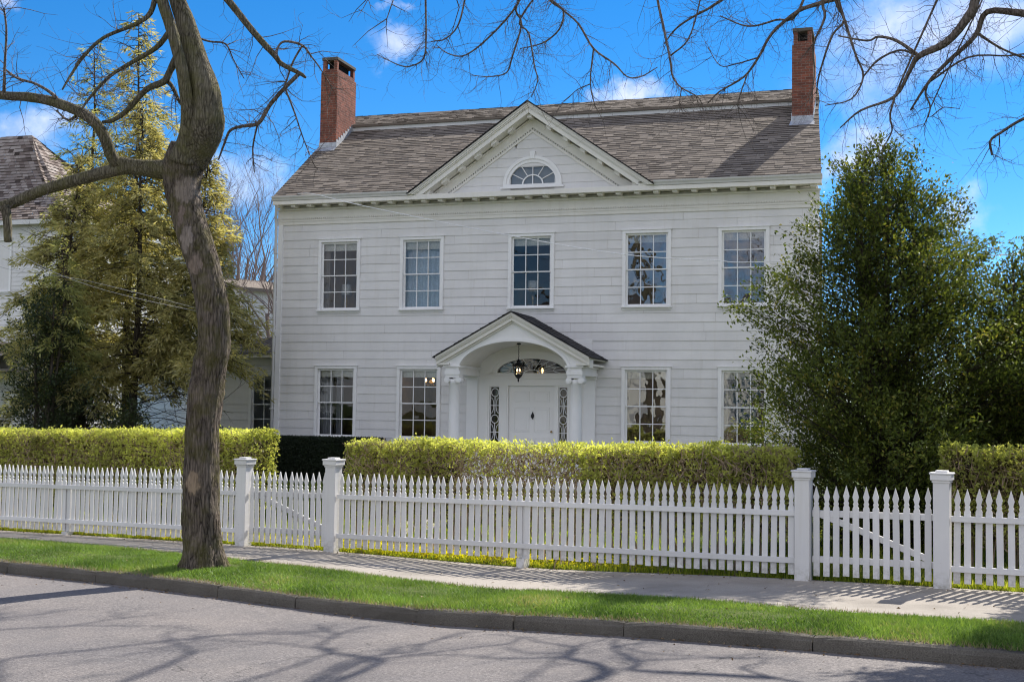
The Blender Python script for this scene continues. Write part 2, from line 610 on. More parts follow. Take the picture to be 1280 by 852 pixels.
M['litter'] = leafmat('dry_brown_leaf_litter', [(0, (0.07, 0.045, 0.025)), (0.6, (0.17, 0.11, 0.06)), (1, (0.30, 0.22, 0.12))], 0.8, 0.1)
M['far_twig'] = plain('purplish_brown_bare_twig', (0.20, 0.155, 0.14), 0.9, 0.1)
M['stem'] = m_bark('dark_conifer_bark', (0.03, 0.024, 0.018), (0.11, 0.09, 0.07))

SKY_SAT, SKY_STR, SUN_STR, EXPO, CL = 1.32, 0.095, 4.8, 0.83, 8.0
CLOUDS = [(-0.381, 0.8809, 0.2809, 0.0311, 0.0168, 0.5), (-0.2125, 0.9454, 0.2471, 0.0375, 0.0142, 0.75), (-0.0973, 0.9644, 0.2459, 0.0181, 0.0078, 0.7), (0.0388, 0.9569, 0.2877, 0.1165, 0.0453, 0.55), (-0.0275, 0.9763, 0.2145, 0.0388, 0.0324, 0.75), (-0.0366, 0.9803, 0.194, 0.0259, 0.0259, 1.0), (0.0591, 0.9863, 0.1542, 0.0356, 0.0194, 0.5), (-0.6238, 0.7545, 0.2038, 0.0388, 0.0259, 0.55), (-0.6143, 0.7339, 0.2898, 0.0259, 0.0142, 0.5), (-0.4867, 0.8553, 0.1776, 0.0583, 0.0291, 0.5), (-0.0067, 0.9648, 0.263, 0.0712, 0.0324, 0.4), (-0.3752, 0.8739, 0.3089, 0.0194, 0.0058, 0.4)]
TRUNK=[
[(-8.986,14.914,-0.208,0.352),(-8.986,14.904,-0.035,0.306),(-9.016,14.9,0.233,0.278),(-9.052,14.897,0.643,0.28),(-9.064,14.89,1.152,0.265),(-9.071,14.881,1.717,0.252),(-9.022,14.863,2.252,0.259),(-8.959,14.842,2.623,0.25),(-8.893,14.821,2.894,0.241),(-8.925,14.817,3.397,0.241),(-9.054,14.831,3.872,0.237),(-9.194,14.846,4.242,0.234),(-9.389,14.871,4.719,0.236),(-9.472,14.877,5.013,0.249),(-9.49,14.87,5.282,0.29),(-9.433,14.851,5.478,0.29),(-9.376,14.831,5.65,0.255)],
]
STEMS=[
[(-9.404,14.887,5.461,0.255),(-9.185,14.803,5.746,0.265),(-9.049,14.733,5.946,0.241),(-9.011,14.681,6.12,0.206),(-9.016,14.637,6.353,0.184),(-9.153,14.616,6.734,0.162),(-9.34,14.604,7.313,0.141),(-9.461,14.581,7.629,0.118),(-9.684,14.576,8.324,0.102),(-9.993,14.585,9.271,0.08)],
[(-9.395,14.733,5.43,0.196),(-9.264,14.627,5.756,0.126),(-9.217,14.536,6.042,0.097),(-9.211,14.452,6.318,0.086),(-9.25,14.377,6.674,0.08),(-9.376,14.317,7.15,0.081),(-9.485,14.254,7.524,0.081),(-9.633,14.197,8.181,0.071),(-9.965,14.174,9.096,0.054)],
]
LIMBS=[
[(-9.506,14.854,5.325,0.197),(-9.744,14.808,5.326,0.14),(-10.043,14.772,5.355,0.118),(-10.27,14.724,5.39,0.112),(-10.453,14.667,5.433,0.101)],
[(-10.408,14.659,5.418,0.095),(-10.44,14.551,5.533,0.083),(-10.475,14.443,5.758,0.083),(-10.659,14.361,6.007,0.077),(-11.128,14.33,6.219,0.072),(-11.569,14.295,6.328,0.067),(-12.094,14.274,6.39,0.062),(-12.965,14.315,6.537,0.051),(-14.059,14.395,6.89,0.033)],
[(-10.205,14.725,5.365,0.094),(-10.493,14.674,5.323,0.089),(-11.009,14.665,5.219,0.084),(-11.689,14.684,5.079,0.08),(-12.306,14.692,4.895,0.075),(-13.115,14.735,4.872,0.064),(-14.234,14.833,5.072,0.047)],
[(-12.159,14.534,4.852,0.068),(-12.1,14.524,4.653,0.062),(-12.068,14.518,4.342,0.055)],
[(-9.514,14.703,6.884,0.059),(-9.598,14.667,6.678,0.047),(-9.669,14.629,6.516,0.047),(-9.946,14.628,6.422,0.041),(-10.232,14.628,6.158,0.036),(-10.453,14.616,6.021,0.03),(-10.619,14.595,5.992,0.024)],
[(-9.596,14.616,7.203,0.041),(-9.709,14.474,6.946,0.035),(-10.009,14.365,6.736,0.029),(-10.263,14.247,6.533,0.023),(-10.523,14.131,6.189,0.018),(-10.591,13.981,5.882,0.012)],
[(-9.695,14.431,7.712,0.041),(-9.668,14.257,7.365,0.035),(-9.787,14.108,7.174,0.029),(-10.217,14.016,6.994,0.023),(-10.426,13.884,6.72,0.023),(-10.513,13.73,6.413,0.017),(-10.499,13.558,6.185,0.011)],
[(-9.679,14.682,6.553,0.035),(-9.573,14.68,6.456,0.029),(-9.434,14.672,6.221,0.023),(-9.285,14.662,6.098,0.029)],
[(-9.384,14.782,8.369,0.072),(-9.126,14.837,7.967,0.06),(-8.86,14.891,7.678,0.053),(-8.565,14.941,7.309,0.047),(-8.345,15.003,7.052,0.046),(-8.21,15.08,6.896,0.04),(-8.157,15.173,6.805,0.035),(-7.899,15.228,6.667,0.029),(-7.861,15.323,6.633,0.017)],
[(-7.913,15.231,6.669,0.029),(-8.178,15.321,6.507,0.029),(-8.46,15.415,6.298,0.029),(-8.676,15.497,6.077,0.029),(-8.988,15.596,6.071,0.024),(-9.233,15.683,6.045,0.021),(-9.358,15.749,5.89,0.018),(-9.497,15.817,5.651,0.012)],
[(-8.134,14.965,6.835,0.023),(-8.182,15.092,7.009,0.017),(-8.132,15.202,7.128,0.017),(-7.899,15.279,7.076,0.017),(-7.798,15.38,6.927,0.012),(-7.724,15.485,6.803,0.009),(-7.577,15.577,6.533,0.008)],
[(-7.87,15.223,7.057,0.014),(-8.066,15.326,6.863,0.015),(-8.286,15.433,6.485,0.012),(-8.627,15.561,6.25,0.009)],
[(-8.198,15.383,6.501,0.015),(-8.096,15.466,6.197,0.012),(-8.006,15.552,5.869,0.009),(-7.86,15.627,5.479,0.008)],
[(-8.735,15.58,6.088,0.015),(-8.873,15.706,5.774,0.012),(-8.897,15.812,5.446,0.009)],
[(-9.34,14.774,7.173,0.018),(-9.13,14.889,7.112,0.014),(-8.949,15.009,7.099,0.012),(-8.9,15.152,6.909,0.009),(-8.806,15.288,6.677,0.007)],
[(-9.588,14.412,8.254,0.054),(-10.187,14.248,8.59,0.042),(-10.856,14.096,8.714,0.031),(-11.514,13.942,8.499,0.019)],
[(-9.755,14.543,8.772,0.061),(-9.183,14.813,9.387,0.043),(-8.447,15.055,9.632,0.031),(-7.699,15.294,9.531,0.018)],
[(-11.128,14.33,6.219,0.03),(-11.192,14.253,6.339,0.024),(-11.441,14.208,6.49,0.018),(-11.719,14.169,6.578,0.018),(-11.924,14.117,6.725,0.012)],
[(-11.89,14.111,6.37,0.025),(-11.828,14.032,6.751,0.018),(-11.754,13.951,7.173,0.015),(-11.751,13.883,7.488,0.012)],
[(-10.875,14.438,6.094,0.024),(-11.01,14.36,5.994,0.018),(-11.154,14.284,6.119,0.012)],
]
OVER=[
[(-7.885,19.796,10.05,0.029),(-7.878,19.821,9.201,0.025),(-7.867,19.844,8.582,0.02),(-7.91,19.877,8.196,0.017),(-8.146,19.945,8.089,0.014),(-8.421,20.019,8.129,0.012),(-8.923,20.134,8.4,0.007)],
[(-7.039,19.849,9.844,0.029),(-7.182,19.913,9.171,0.022),(-7.331,19.977,8.736,0.016),(-7.598,20.063,8.554,0.013),(-7.889,20.153,8.56,0.009)],
[(-5.871,19.133,9.206,0.034),(-5.991,19.185,8.763,0.023),(-6.483,19.303,8.312,0.018),(-6.974,19.421,8.042,0.014),(-7.327,19.514,8.122,0.011),(-7.579,19.59,8.315,0.007)],
[(-6.015,19.26,8.803,0.023),(-5.946,19.278,8.452,0.021),(-6.124,19.341,7.916,0.017),(-6.234,19.391,7.681,0.014),(-6.559,19.479,7.658,0.011),(-6.937,19.577,7.738,0.007)],
[(-5.986,19.357,8.587,0.019),(-5.846,19.37,8.31,0.016),(-5.748,19.391,7.768,0.014),(-5.698,19.42,7.517,0.011),(-5.823,19.48,7.257,0.007)],
[(-5.907,19.952,9.492,0.036),(-5.656,19.938,9.047,0.028),(-5.409,19.924,8.828,0.021),(-5.488,19.969,8.53,0.018),(-5.808,20.056,8.345,0.014),(-6.242,20.164,8.311,0.009)],
[(-5.483,19.47,8.988,0.031),(-5.341,19.467,8.744,0.025),(-5.013,19.43,8.423,0.02),(-4.745,19.404,7.981,0.02),(-4.385,19.362,7.691,0.016),(-4.168,19.345,7.461,0.013),(-3.941,19.326,7.441,0.011),(-3.663,19.299,7.57,0.008)],
[(-4.754,19.442,7.992,0.016),(-4.824,19.531,7.461,0.013),(-4.754,19.594,7.059,0.009)],
[(-4.804,19.451,7.412,0.012),(-5.05,19.571,7.366,0.009),(-5.242,19.681,7.258,0.007)],
[(-3.7,18.95,9.199,0.033),(-3.606,18.955,8.548,0.026),(-3.501,18.958,8.066,0.024),(-3.397,18.961,7.549,0.019),(-3.36,18.976,7.308,0.016),(-3.219,18.973,7.12,0.013),(-2.952,18.947,6.945,0.01),(-2.864,18.953,6.715,0.006)],
[(-3.46,19.313,7.742,0.017),(-3.18,19.314,7.98,0.015),(-3.021,19.337,8.492,0.013),(-2.94,19.373,9.016,0.016)],
[(-3.2,18.861,7.09,0.01),(-3.277,19.027,6.82,0.006)],
[(-0.715,19.231,8.574,0.059),(-1.101,19.321,8.412,0.046),(-1.47,19.409,8.333,0.04),(-1.883,19.504,8.039,0.031),(-2.1,19.564,7.687,0.026),(-2.332,19.627,7.411,0.021),(-2.738,19.721,7.216,0.015),(-2.925,19.777,7.058,0.009)],
[(-1.474,19.467,8.339,0.027),(-1.829,19.581,8.276,0.02),(-2.282,19.713,8.25,0.015),(-2.748,19.847,8.5,0.01)],
[(-2.268,19.507,7.401,0.014),(-2.417,19.61,7.025,0.009),(-2.413,19.685,6.823,0.007)],
[(-2.101,19.579,7.692,0.015),(-2.468,19.695,7.647,0.012),(-2.737,19.794,7.667,0.009),(-2.945,19.882,7.997,0.007)],
[(-2.492,19.344,8.771,0.04),(-2.82,19.44,8.534,0.027),(-3.154,19.538,8.411,0.02),(-3.428,19.625,8.275,0.016),(-3.637,19.7,8.062,0.011)],
[(1.113,18.194,8.347,0.1),(1.049,18.225,7.906,0.087),(0.965,18.259,7.694,0.081),(0.668,18.331,7.36,0.068),(0.301,18.415,7.214,0.056),(0.181,18.455,7.036,0.04),(-0.041,18.514,6.667,0.031),(-0.513,18.617,6.52,0.019),(-0.812,18.689,6.292,0.01)],
[(2.315,18.386,7.6,0.081),(1.711,18.519,7.749,0.069),(1.233,18.63,7.847,0.057),(1.072,18.684,7.526,0.047),(0.682,18.779,7.183,0.038),(0.429,18.849,6.923,0.032),(0.183,18.918,6.551,0.013)],
[(0.303,18.541,7.25,0.037),(-0.005,18.635,7.524,0.031),(-0.264,18.719,7.629,0.025),(-0.425,18.785,7.601,0.019),(-0.843,18.898,7.739,0.013)],
[(-0.041,18.501,6.652,0.019),(-0.076,18.584,6.192,0.014),(-0.234,18.688,5.916,0.007)],
[(0.426,18.723,6.89,0.021),(0.394,18.779,6.742,0.018),(0.46,18.818,6.546,0.014),(0.372,18.885,6.306,0.008)],
[(0.457,18.717,6.522,0.011),(0.646,18.76,6.533,0.009),(0.866,18.797,6.505,0.006)],
[(-0.866,19.156,8.624,0.039),(-0.855,19.179,8.383,0.03),(-0.691,19.176,7.81,0.026),(-0.597,19.184,7.497,0.019),(-0.493,19.191,7.171,0.017),(-0.671,19.248,6.853,0.013),(-1.066,19.344,6.801,0.008)],
[(-0.485,18.885,7.09,0.015),(-0.267,18.897,7.331,0.018),(0.039,18.893,7.452,0.019),(0.287,18.9,7.352,0.019)],
[(-1.052,19.088,8.494,0.033),(-1.054,19.126,8.109,0.026),(-1.225,19.194,7.72,0.019),(-1.215,19.231,7.305,0.013),(-1.254,19.276,6.971,0.008)],
[(-0.892,19.465,8.605,0.033),(-0.785,19.484,8.161,0.026),(-0.969,19.555,7.944,0.02),(-1.155,19.626,7.408,0.016),(-1.218,19.676,7.069,0.009)],
[(1.978,16.517,5.972,0.033),(1.526,16.635,5.824,0.028),(1.267,16.719,5.683,0.025),(1.137,16.781,5.59,0.022),(1.157,16.815,5.409,0.017)],
[(1.086,18.91,7.652,0.032),(1.42,18.901,7.387,0.022),(1.74,18.895,7.221,0.019),(2.057,18.889,7.104,0.013)],
[(0.433,19.026,6.969,0.019),(0.988,18.978,7.299,0.017),(1.529,18.933,7.271,0.014),(1.85,18.926,7.292,0.013)],
]

# ================================================================== THE HOUSE
WY, XL, XR = 30.72, -16.45, -1.85
HC = -9.12
house = empty('white_house', (HC, WY, 0.2))
tag(house, 'white two storey clapboard house with brown shingle roof, front pediment and arched portico', 'house')


def siding_rows(mb, x0, x1, z0, z1, y, openings, expo=0.235, lap=0.014, topz=None, seed=1):
    """lapped boards facing -Y, cut round the openings; topz(x) clips under a gable"""
    rr = random.Random(seed)
    n = int(math.ceil((z1 - z0) / expo))
    for k in range(n):
        a, b = z0 + k * expo, min(z0 + (k + 1) * expo, z1)
        cuts = sorted({a, b} | {o[2] for o in openings if a < o[2] < b} | {o[3] for o in openings if a < o[3] < b})
        joints = []
        x = x0 + rr.uniform(0.6, 3.5)
        while x < x1:
            joints.append((x, rr.random()))
            x += rr.uniform(2.2, 4.6)
        base_r = rr.random()
        for c0, c1 in zip(cuts[:-1], cuts[1:]):
            mid = (c0 + c1) / 2
            spans = [(x0, x1)]
            for o in openings:
                if o[2] < mid < o[3]:
                    ns = []
                    for p, q in spans:
                        if o[1] <= p or o[0] >= q:
                            ns.append((p, q))
                        else:
                            if o[0] > p:
                                ns.append((p, o[0]))
                            if o[1] < q:
                                ns.append((o[1], q))
                    spans = ns
            for p, q in spans:
                xs = [p] + [j for j, _ in joints if p < j < q] + [q]
                for i, (u, v) in enumerate(zip(xs[:-1], xs[1:])):
                    g = 0.0015
                    u2, v2 = u + (g if i else 0), v - (g if i < len(xs) - 2 else 0)
                    r = (base_r * 0.5 + 0.5 * rr.random())
                    d = rr.uniform(-0.0015, 0.0015)

                    def yo(z):
                        return y - lap * (1 - (z - a) / expo) + d
                    if topz is None:
                        P = [(u2, c0), (v2, c0), (v2, c1), (u2, c1)]
                        mb.face([(px, yo(pz), pz) for px, pz in P], r)
                        if abs(c0 - a) < 1e-6:
                            mb.face([(u2, yo(c0), c0), (u2, y, c0), (v2, y, c0), (v2, yo(c0), c0)], r)
                    else:
                        l0, l1 = topz(c0), topz(c1)
                        uu0, vv0 = max(u2, l0[0]), min(v2, l0[1])
                        uu1, vv1 = max(u2, l1[0]), min(v2, l1[1])
                        if vv0 > uu0:
                            if vv1 <= uu1:
                                vv1 = uu1 = (uu0 + vv0) / 2
                            mb.face([(uu0, yo(c0), c0), (vv0, yo(c0), c0), (vv1, yo(c1), c1), (uu1, yo(c1), c1)], r)
                            mb.face([(uu0, yo(c0), c0), (uu0, y, c0), (vv0, y, c0), (vv0, yo(c0), c0)], r)


def shingle_plane(mb, o, u, v, w, l, expo=0.142, tab=0.24, th=0.011, seed=3, skip=None, band=True):
    """overlapping tabs: o lower left corner, u along the eave, v up the slope (unit vectors)"""
    rr = random.Random(seed)
    o, u, v = (np.array(q, float) for q in (o, u, v))
    n = np.cross(u, v)
    if n[2] < 0:
        n = -n
    rows = int(math.ceil(l / expo))
    for k in range(rows):
        a, b = k * expo, min((k + 1) * expo + 0.02, l)
        x = -rr.uniform(0, tab)
        while x < w:
            wd = tab * rr.uniform(0.55, 1.5)
            p, q = max(0, x), min(w, x + wd - 0.004)
            x += wd
            if q <= p:
                continue
            h = th * rr.choice((0.35, 0.6, 1.0, 1.35))
            if skip and skip(o + u * (p + q) / 2 + v * (a + b) / 2):
                continue
            A0, B0 = o + u * p + v * a, o + u * q + v * a
            r = min(1, max(0.2, rr.gauss(0.6, 0.11)))
            top0, top1 = n * h, n * 0.001
            c = a
            if band and rr.random() < 0.82:        # step shadow painted into the colour along the butt of the tab
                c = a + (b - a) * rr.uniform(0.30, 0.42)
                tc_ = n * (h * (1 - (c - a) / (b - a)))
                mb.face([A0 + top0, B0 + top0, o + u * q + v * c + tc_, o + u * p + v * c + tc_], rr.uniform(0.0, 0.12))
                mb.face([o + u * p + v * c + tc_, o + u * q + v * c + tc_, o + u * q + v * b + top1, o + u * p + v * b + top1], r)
            else:
                mb.face([A0 + top0, B0 + top0, o + u * q + v * b + top1, o + u * p + v * b + top1], r)
            mb.face([A0 + n * -0.004, B0 + n * -0.004, B0 + top0, A0 + top0], 0.02)


def skew(mb):
    """the old house is out of square: its ends do not run square to the front"""
    out = []
    for (x, y, z) in mb.v:
        out.append((x - 0.078 * max(0, y - 30.5), y, z))
    mb.v = out


# ---- openings and walls
UP_X = [-14.59, -12.17, -9.115, -6.07, -3.635]
LO_X = [-14.62, -12.20, None, -6.06, -3.63]
UZ, LZ = (4.79, 6.54), (1.335, 3.07)
GW = 0.49
ops = [(x - 0.56, x + 0.56, UZ[0] - 0.06, UZ[1] + 0.06) for x in UP_X]
ops += [(x - 0.56, x + 0.56, LZ[0] - 0.06, LZ[1] + 0.06) for x in LO_X if x is not None]
ops.append((-10.84, -7.46, 0.2, 3.86))
mb = MB()
siding_rows(mb, XL, XR, 0.33, 7.12, WY, ops)
mb.box(XL, XR, WY + 0.001, WY + 0.12, 7.1, 7.62)
wall = mb.build('front_wall', M['siding'], house, recalc=False)
mb = MB()
# gable ends and back
for x, d in ((XL, 0.12), (XR, -0.12)):
    prof = [(WY + 0.02, 0.0), (43.0, 0.0), (43.0, 7.7), (38.9, 10.6), (36.9, 11.3), (34.7, 10.5), (WY + 0.02, 7.7)]
    mb.prism(prof, x, x + d, 'x')
mb.box(XL + 0.12, XR - 0.12, 42.88, 43.0, 0, 7.7)
skew(mb)
mb.build('side_wall', M['siding'], house)
mb = MB()
mb.box(XL + 0.01, XR - 0.01, WY - 0.005, WY + 0.12, -0.4, 0.33)
mb.build('foundation', M['kerb'], house)
mb = MB()
mb.box(XL - 0.02, XL + 0.13, WY - 0.045, WY + 0.1, 0.33, 7.1)
mb.build('corner_board', M['trim'], house, bevel=0.004)
mb = MB()
mb.box(XR - 0.13, XR + 0.02, WY - 0.045, WY + 0.1, 0.33, 7.1)
mb.build('corner_board', M['trim'], house, bevel=0.004)
# rooms behind the windows
mb = MB()
mb.box(XL + 0.13, XR - 0.13, 34.6, 34.66, 0.3, 7.4)
for x in (-13.4, -10.9, -7.4, -4.85):
    mb.box(x, x + 0.1, WY + 0.14, 34.6, 0.3, 7.4)
mb.box(XL + 0.13, XR - 0.13, WY + 0.14, 34.6, 3.55, 3.75)
mb.box(XL + 0.13, XR - 0.13, WY + 0.14, 34.6, 7.2, 7.3)
mb.build('interior_wall', M['room'], house)
mb = MB()
mb.box(XL + 0.13, XR - 0.13, WY + 0.14, 34.6, 0.45, 0.56)
mb.box(XL + 0.13, XR - 0.13, WY + 0.14, 34.6, 3.75, 3.95)
mb.build('interior_floor', M['roomfloor'], house)


def window(xc, z0, z1, y, parent, hw=GW, cols=3, glass='glass', blind=0.17, curtain=None, cover=None):
    mb = MB()
    o = 0.05
    x0, x1 = xc - hw - o, xc + hw + o
    # casing: head, jambs, sill with apron, reveal
    mb.box(x0 - 0.085, x0, y - 0.05, y + 0.09, z0 - 0.06, z1 + 0.05)
    mb.box(x1, x1 + 0.085, y - 0.05, y + 0.09, z0 - 0.06, z1 + 0.05)
    mb.box(x0 - 0.085, x1 + 0.085, y - 0.052, y + 0.09, z1 + 0.05, z1 + 0.125)
    mb.box(x0 - 0.11, x1 + 0.11, y - 0.075, y - 0.02, z1 + 0.126, z1 + 0.15)
    mb.box(x0 - 0.10, x1 + 0.10, y - 0.10, y + 0.09, z0 - 0.10, z0 - 0.06)
    mb.box(x0 - 0.08, x1 + 0.08, y - 0.035, y + 0.0, z0 - 0.155, z0 - 0.101)
    w = mb.build('window', M['trim'], parent, bevel=0.003)
    # two sashes with muntins
    mb = MB()
    zm = (z0 + z1) / 2
    for (a, b, yy) in ((zm - 0.012, z1 + 0.05, y + 0.02), (z0 - 0.06, zm + 0.018, y + 0.05)):
        lo, hi = (a, b)
        mb.box(x0, x0 + o, yy, yy + 0.03, lo, hi)
        mb.box(x1 - o, x1, yy, yy + 0.03, lo, hi)
        rb = 0.03 if lo > z0 else 0.06
        rt = 0.05 if hi > zm + 0.1 else 0.03
        mb.box(x0 + o, x1 - o, yy + 0.001, yy + 0.029, lo, lo + rb)
        mb.box(x0 + o, x1 - o, yy + 0.001, yy + 0.029, hi - rt, hi)
        g0, g1 = lo + rb, hi - rt
        for k in range(1, cols):
            xm = x0 + o + (x1 - x0 - 2 * o) * k / cols
            mb.box(xm - 0.011, xm + 0.011, yy + 0.003, yy + 0.027, g0, g1)
        gm = (g0 + g1) / 2
        mb.box(x0 + o, x1 - o, yy + 0.005, yy + 0.025, gm - 0.011, gm + 0.011)
    mb.build('sash', M['trim'], w)
    mb = MB()
    for (a, b, yy) in ((zm, z1, y + 0.036), (z0, zm, y + 0.066)):
        mb.face([(x0 + o, yy, a), (x1 - o, yy, a), (x1 - o, yy, b), (x0 + o, yy, b)])
    mb.build('pane', M[glass], w)
    if blind:
        mb = MB()
        mb.box(x0 + 0.02, x1 - 0.02, y + 0.115, y + 0.122, z1 - blind, z1 + 0.06)
        mb.build('blind', M['blind'], w)
    if curtain:
        mb = MB()
        for (a, b) in cover:
            n = 26
            pts = []
            for k in range(n + 1):
                u = a + (b - a) * k / n
                pts.append((x0 + (x1 - x0) * u, y + 0.24 + 0.028 * math.sin(k * 1.9) + 0.012 * math.sin(k * 0.7)))
            for k in range(n):
                p, q = pts[k], pts[k + 1]
                mb.face([(p[0], p[1], z0 - 0.5), (q[0], q[1], z0 - 0.5), (q[0], q[1], z1 + 0.1), (p[0], p[1], z1 + 0.1)],
                        0.5, True)
        mb.build('curtain', M[curtain], w)
    return w


cur = {0: ('curtain', [(0.0, 0.14), (0.88, 1.0)]), 1: ('pale_curtain', [(-0.05, 1.05)]), 2: None,
       3: ('curtain', [(0.86, 1.0)]), 4: ('curtain', [(0.0, 0.1), (0.9, 1.0)])}
for i, x in enumerate(UP_X):
    c = cur[i]
    window(x, *UZ, WY, house, blind=0.18 if i != 1 else 0.2, glass='glass_wavy' if i > 2 else 'glass',
           curtain=c[0] if c else None, cover=c[1] if c else None)
curl = {0: ('curtain', [(-0.02, 0.33), (0.42, 0.62)]), 1: None, 3: None, 4: ('curtain', [(0.0, 0.12)])}
for i, x in enumerate(LO_X):
    if x is None:
        continue
    c = curl[i]
    window(x, *LZ, WY, house, glass='glass_wavy' if i > 2 else 'glass',
           curtain=c[0] if c else None, cover=c[1] if c else None)

# ---- entablature along the eaves
mb = MB()
x0, x1 = XL - 0.04, XR + 0.04
mb.box(x0, x1, WY - 0.035, WY, 7.10, 7.19)
mb.box(x0 - 0.01, x1 + 0.01, WY - 0.05, WY, 7.191, 7.235)
mb.box(x0, x1, WY - 0.03, WY, 7.236, 7.50)
n = int((x1 - x0) / 0.062)
for k in range(n):
    a = x0 + k * (x1 - x0) / n
    mb.box(a, a + 0.034, WY - 0.062, WY - 0.031, 7.245, 7.287)
mb.box(x0 - 0.03, x1 + 0.03, WY - 0.085, WY - 0.031, 7.50, 7.545)
mb.build('frieze', M['cream'], house)
mb = MB()
ex0, ex1 = XL + 0.03, XR + 0.10
mb.box(ex0, ex1, 30.31, WY - 0.031, 7.625, 7.66)
mb.box(ex0 - 0.01, ex1 + 0.01, 30.27, 30.309, 7.605, 7.71)
mb.box(-12.5, -5.74, 30.275, WY, 7.711, 7.735)
mb.build('cornice', M['cream'], house, bevel=0.003)
mo = None
for k in range(31):      # bracket blocks under the eave, each a part
    a = XL + 0.1 + k * (XR - XL - 0.2) / 30
    if mo is None:
        mb = MB()
        mb.box(a - 0.065, a + 0.065, 30.36, WY - 0.086, 7.555, 7.605)
        mb.box(a - 0.075, a + 0.075, 30.35, WY - 0.08, 7.6051, 7.6235)
        mo, a0 = mb.build('modillion', M['cream'], house), a
    else:
        c = mo.copy()
        COL.objects.link(c)
        c.location.x += a - a0
for (a, b) in ((ex0 - 0.03, -12.42), (-5.82, ex1 + 0.03)):
    mb = MB()
    prof = [(30.30, 7.712), (30.25, 7.72), (30.235, 7.76), (30.20, 7.80), (30.19, 7.835), (30.205, 7.838), (30.30, 7.76)]
    mb.prism(prof, a, b, 'x')
    mb.build('gutter', M['gutter'], house)
mb = MB()
mb.tube([(XL + 0.1, 30.33, 7.72), (XL + 0.1, 30.34, 7.6), (XL - 0.06, 30.6, 7.3), (XL - 0.06, WY - 0.08, 7.1),
         (XL - 0.06, WY - 0.08, 4.3), (XL - 0.06, WY - 0.08, 0.4)], 0.042, 10)
for z in (6.3, 4.1, 2.0):
    mb.box(XL - 0.115, XL - 0.005, WY - 0.13, WY - 0.03, z, z + 0.03)
mb.build('downspout', M['gutter'], house)

# ---- pediment
PA, PZ, PM = 10.03, 7.736, 0.694


def rake(mb, a, b, y0, y1, r=0.5):
    """both raking bars between vertical offsets a and b below the outer line"""
    for sgn in (-1, 1):
        xa = HC + sgn * (PA - a - PZ) / PM
        xb = HC + sgn * (PA - b - PZ) / PM
        mb.prism([(xa, PZ), (HC, PA - a), (HC, PA - b), (xb, PZ)], y0, y1, 'y', r)


mb = MB()
rake(mb, 0.0, 0.05, 30.19, WY)
rake(mb, 0.0505, 0.10, 30.215, WY)
rake(mb, 0.1005, 0.135, 30.24, WY)
rake(mb, 0.1355, 0.275, 30.275, WY)
rake(mb, 0.30, 0.58, WY - 0.03, WY)
rake(mb, 0.31, 0.345, WY - 0.08, WY - 0.0305)
rake(mb, 0.63, 0.70, WY - 0.045, WY)
mb.build('pediment', M['cream'], house, bevel=0.003)
mb = MB()
for sgn in (-1, 1):
    for k in range(7):
        xm = HC + sgn * (0.06 + k * 0.455)
        if k == 0 and sgn > 0:
            continue
        mb = MB()
        zt = PA - PM * abs(xm - HC) - 0.2755
        if k == 0:
            xm = HC
            zt = PA - 0.30
        w = 0.065
        sl = -sgn * PM if k else 0
        mb.prism([(xm - w, zt - sl * 0 + (-w) * sl), (xm + w, zt + w * sl), (xm + w, zt + w * sl - 0.085), (xm - w, zt - w * sl - 0.085)],
                 30.36, WY - 0.081, 'y')
        mb.build('modillion', M['cream'], house)
for sgn in (-1, 1):
    mb = MB()
    for k in range(44):
        xm = HC + sgn * (0.02 + k * 0.062)
        zt = PA - PM * abs(xm - HC) - 0.585
        if zt < PZ + 0.06:
            break
        sl = -sgn * PM
        mb.prism([(xm, zt), (xm + 0.034 * sgn, zt + 0.034 * sgn * sl), (xm + 0.034 * sgn, zt + 0.034 * sgn * sl - 0.042), (xm, zt - 0.042)],
                 WY - 0.05, WY - 0.005, 'y')
    mb.build('dentil_band', M['cream'], house)
mb = MB()


def tz(z):
    h = (PA - 0.62 - z) / PM
    return HC - h, HC + h


FX, FZ, FR, FB = -9.11, 7.965, 0.645, 0.575
siding_rows(mb, HC - 3, HC + 3, PZ, 9.42, WY - 0.006, [(FX - 0.6, FX + 0.6, 7.74, 8.42)], topz=tz, seed=9)
mb.prism([(HC - 2.9, PZ), (HC + 2.9, PZ), (HC, PA - 0.2)], WY + 0.06, WY + 0.1, 'y')
mb.build('tympanum', M['siding'], house, recalc=False)


def arc(cx, cz, a, b, n=24, t0=0.0, t1=math.pi):
    return [(cx - a * math.cos(t0 + (t1 - t0) * k / n), cz + b * math.sin(t0 + (t1 - t0) * k / n)) for k in range(n + 1)]


# half-round fan window in the pediment
mb = MB()
mb.ring(arc(FX, FZ, 0.80, 0.74), arc(FX, FZ, 0.72, 0.66), WY - 0.06, WY + 0.05)
mb.ring(arc(FX, FZ, 0.72, 0.66), arc(FX, FZ, 0.645, 0.575), WY - 0.035, WY + 0.05)
mb.box(FX - 0.80, FX + 0.80, WY - 0.06, WY + 0.04, FZ - 0.06, FZ)
mb.box(FX - 0.86, FX + 0.86, WY - 0.09, WY + 0.04, FZ - 0.105, FZ - 0.061)
mb.prism([(FX - 0.05, FZ + 0.66), (FX + 0.05, FZ + 0.66), (FX + 0.075, FZ + 0.86), (FX - 0.075, FZ + 0.86)], WY - 0.075, WY, 'y')
fan = mb.build('fan_window', M['trim'], house)
mb = MB()
for k in range(1, 6):
    a = math.pi * k / 6
    r0 = 0.42
    mb.tube([(FX - FR * r0 * math.cos(a), WY + 0.0, FZ + FB * r0 * math.sin(a)),
             (FX - FR * math.cos(a), WY + 0.0, FZ + FB * math.sin(a))], 0.012, 4)
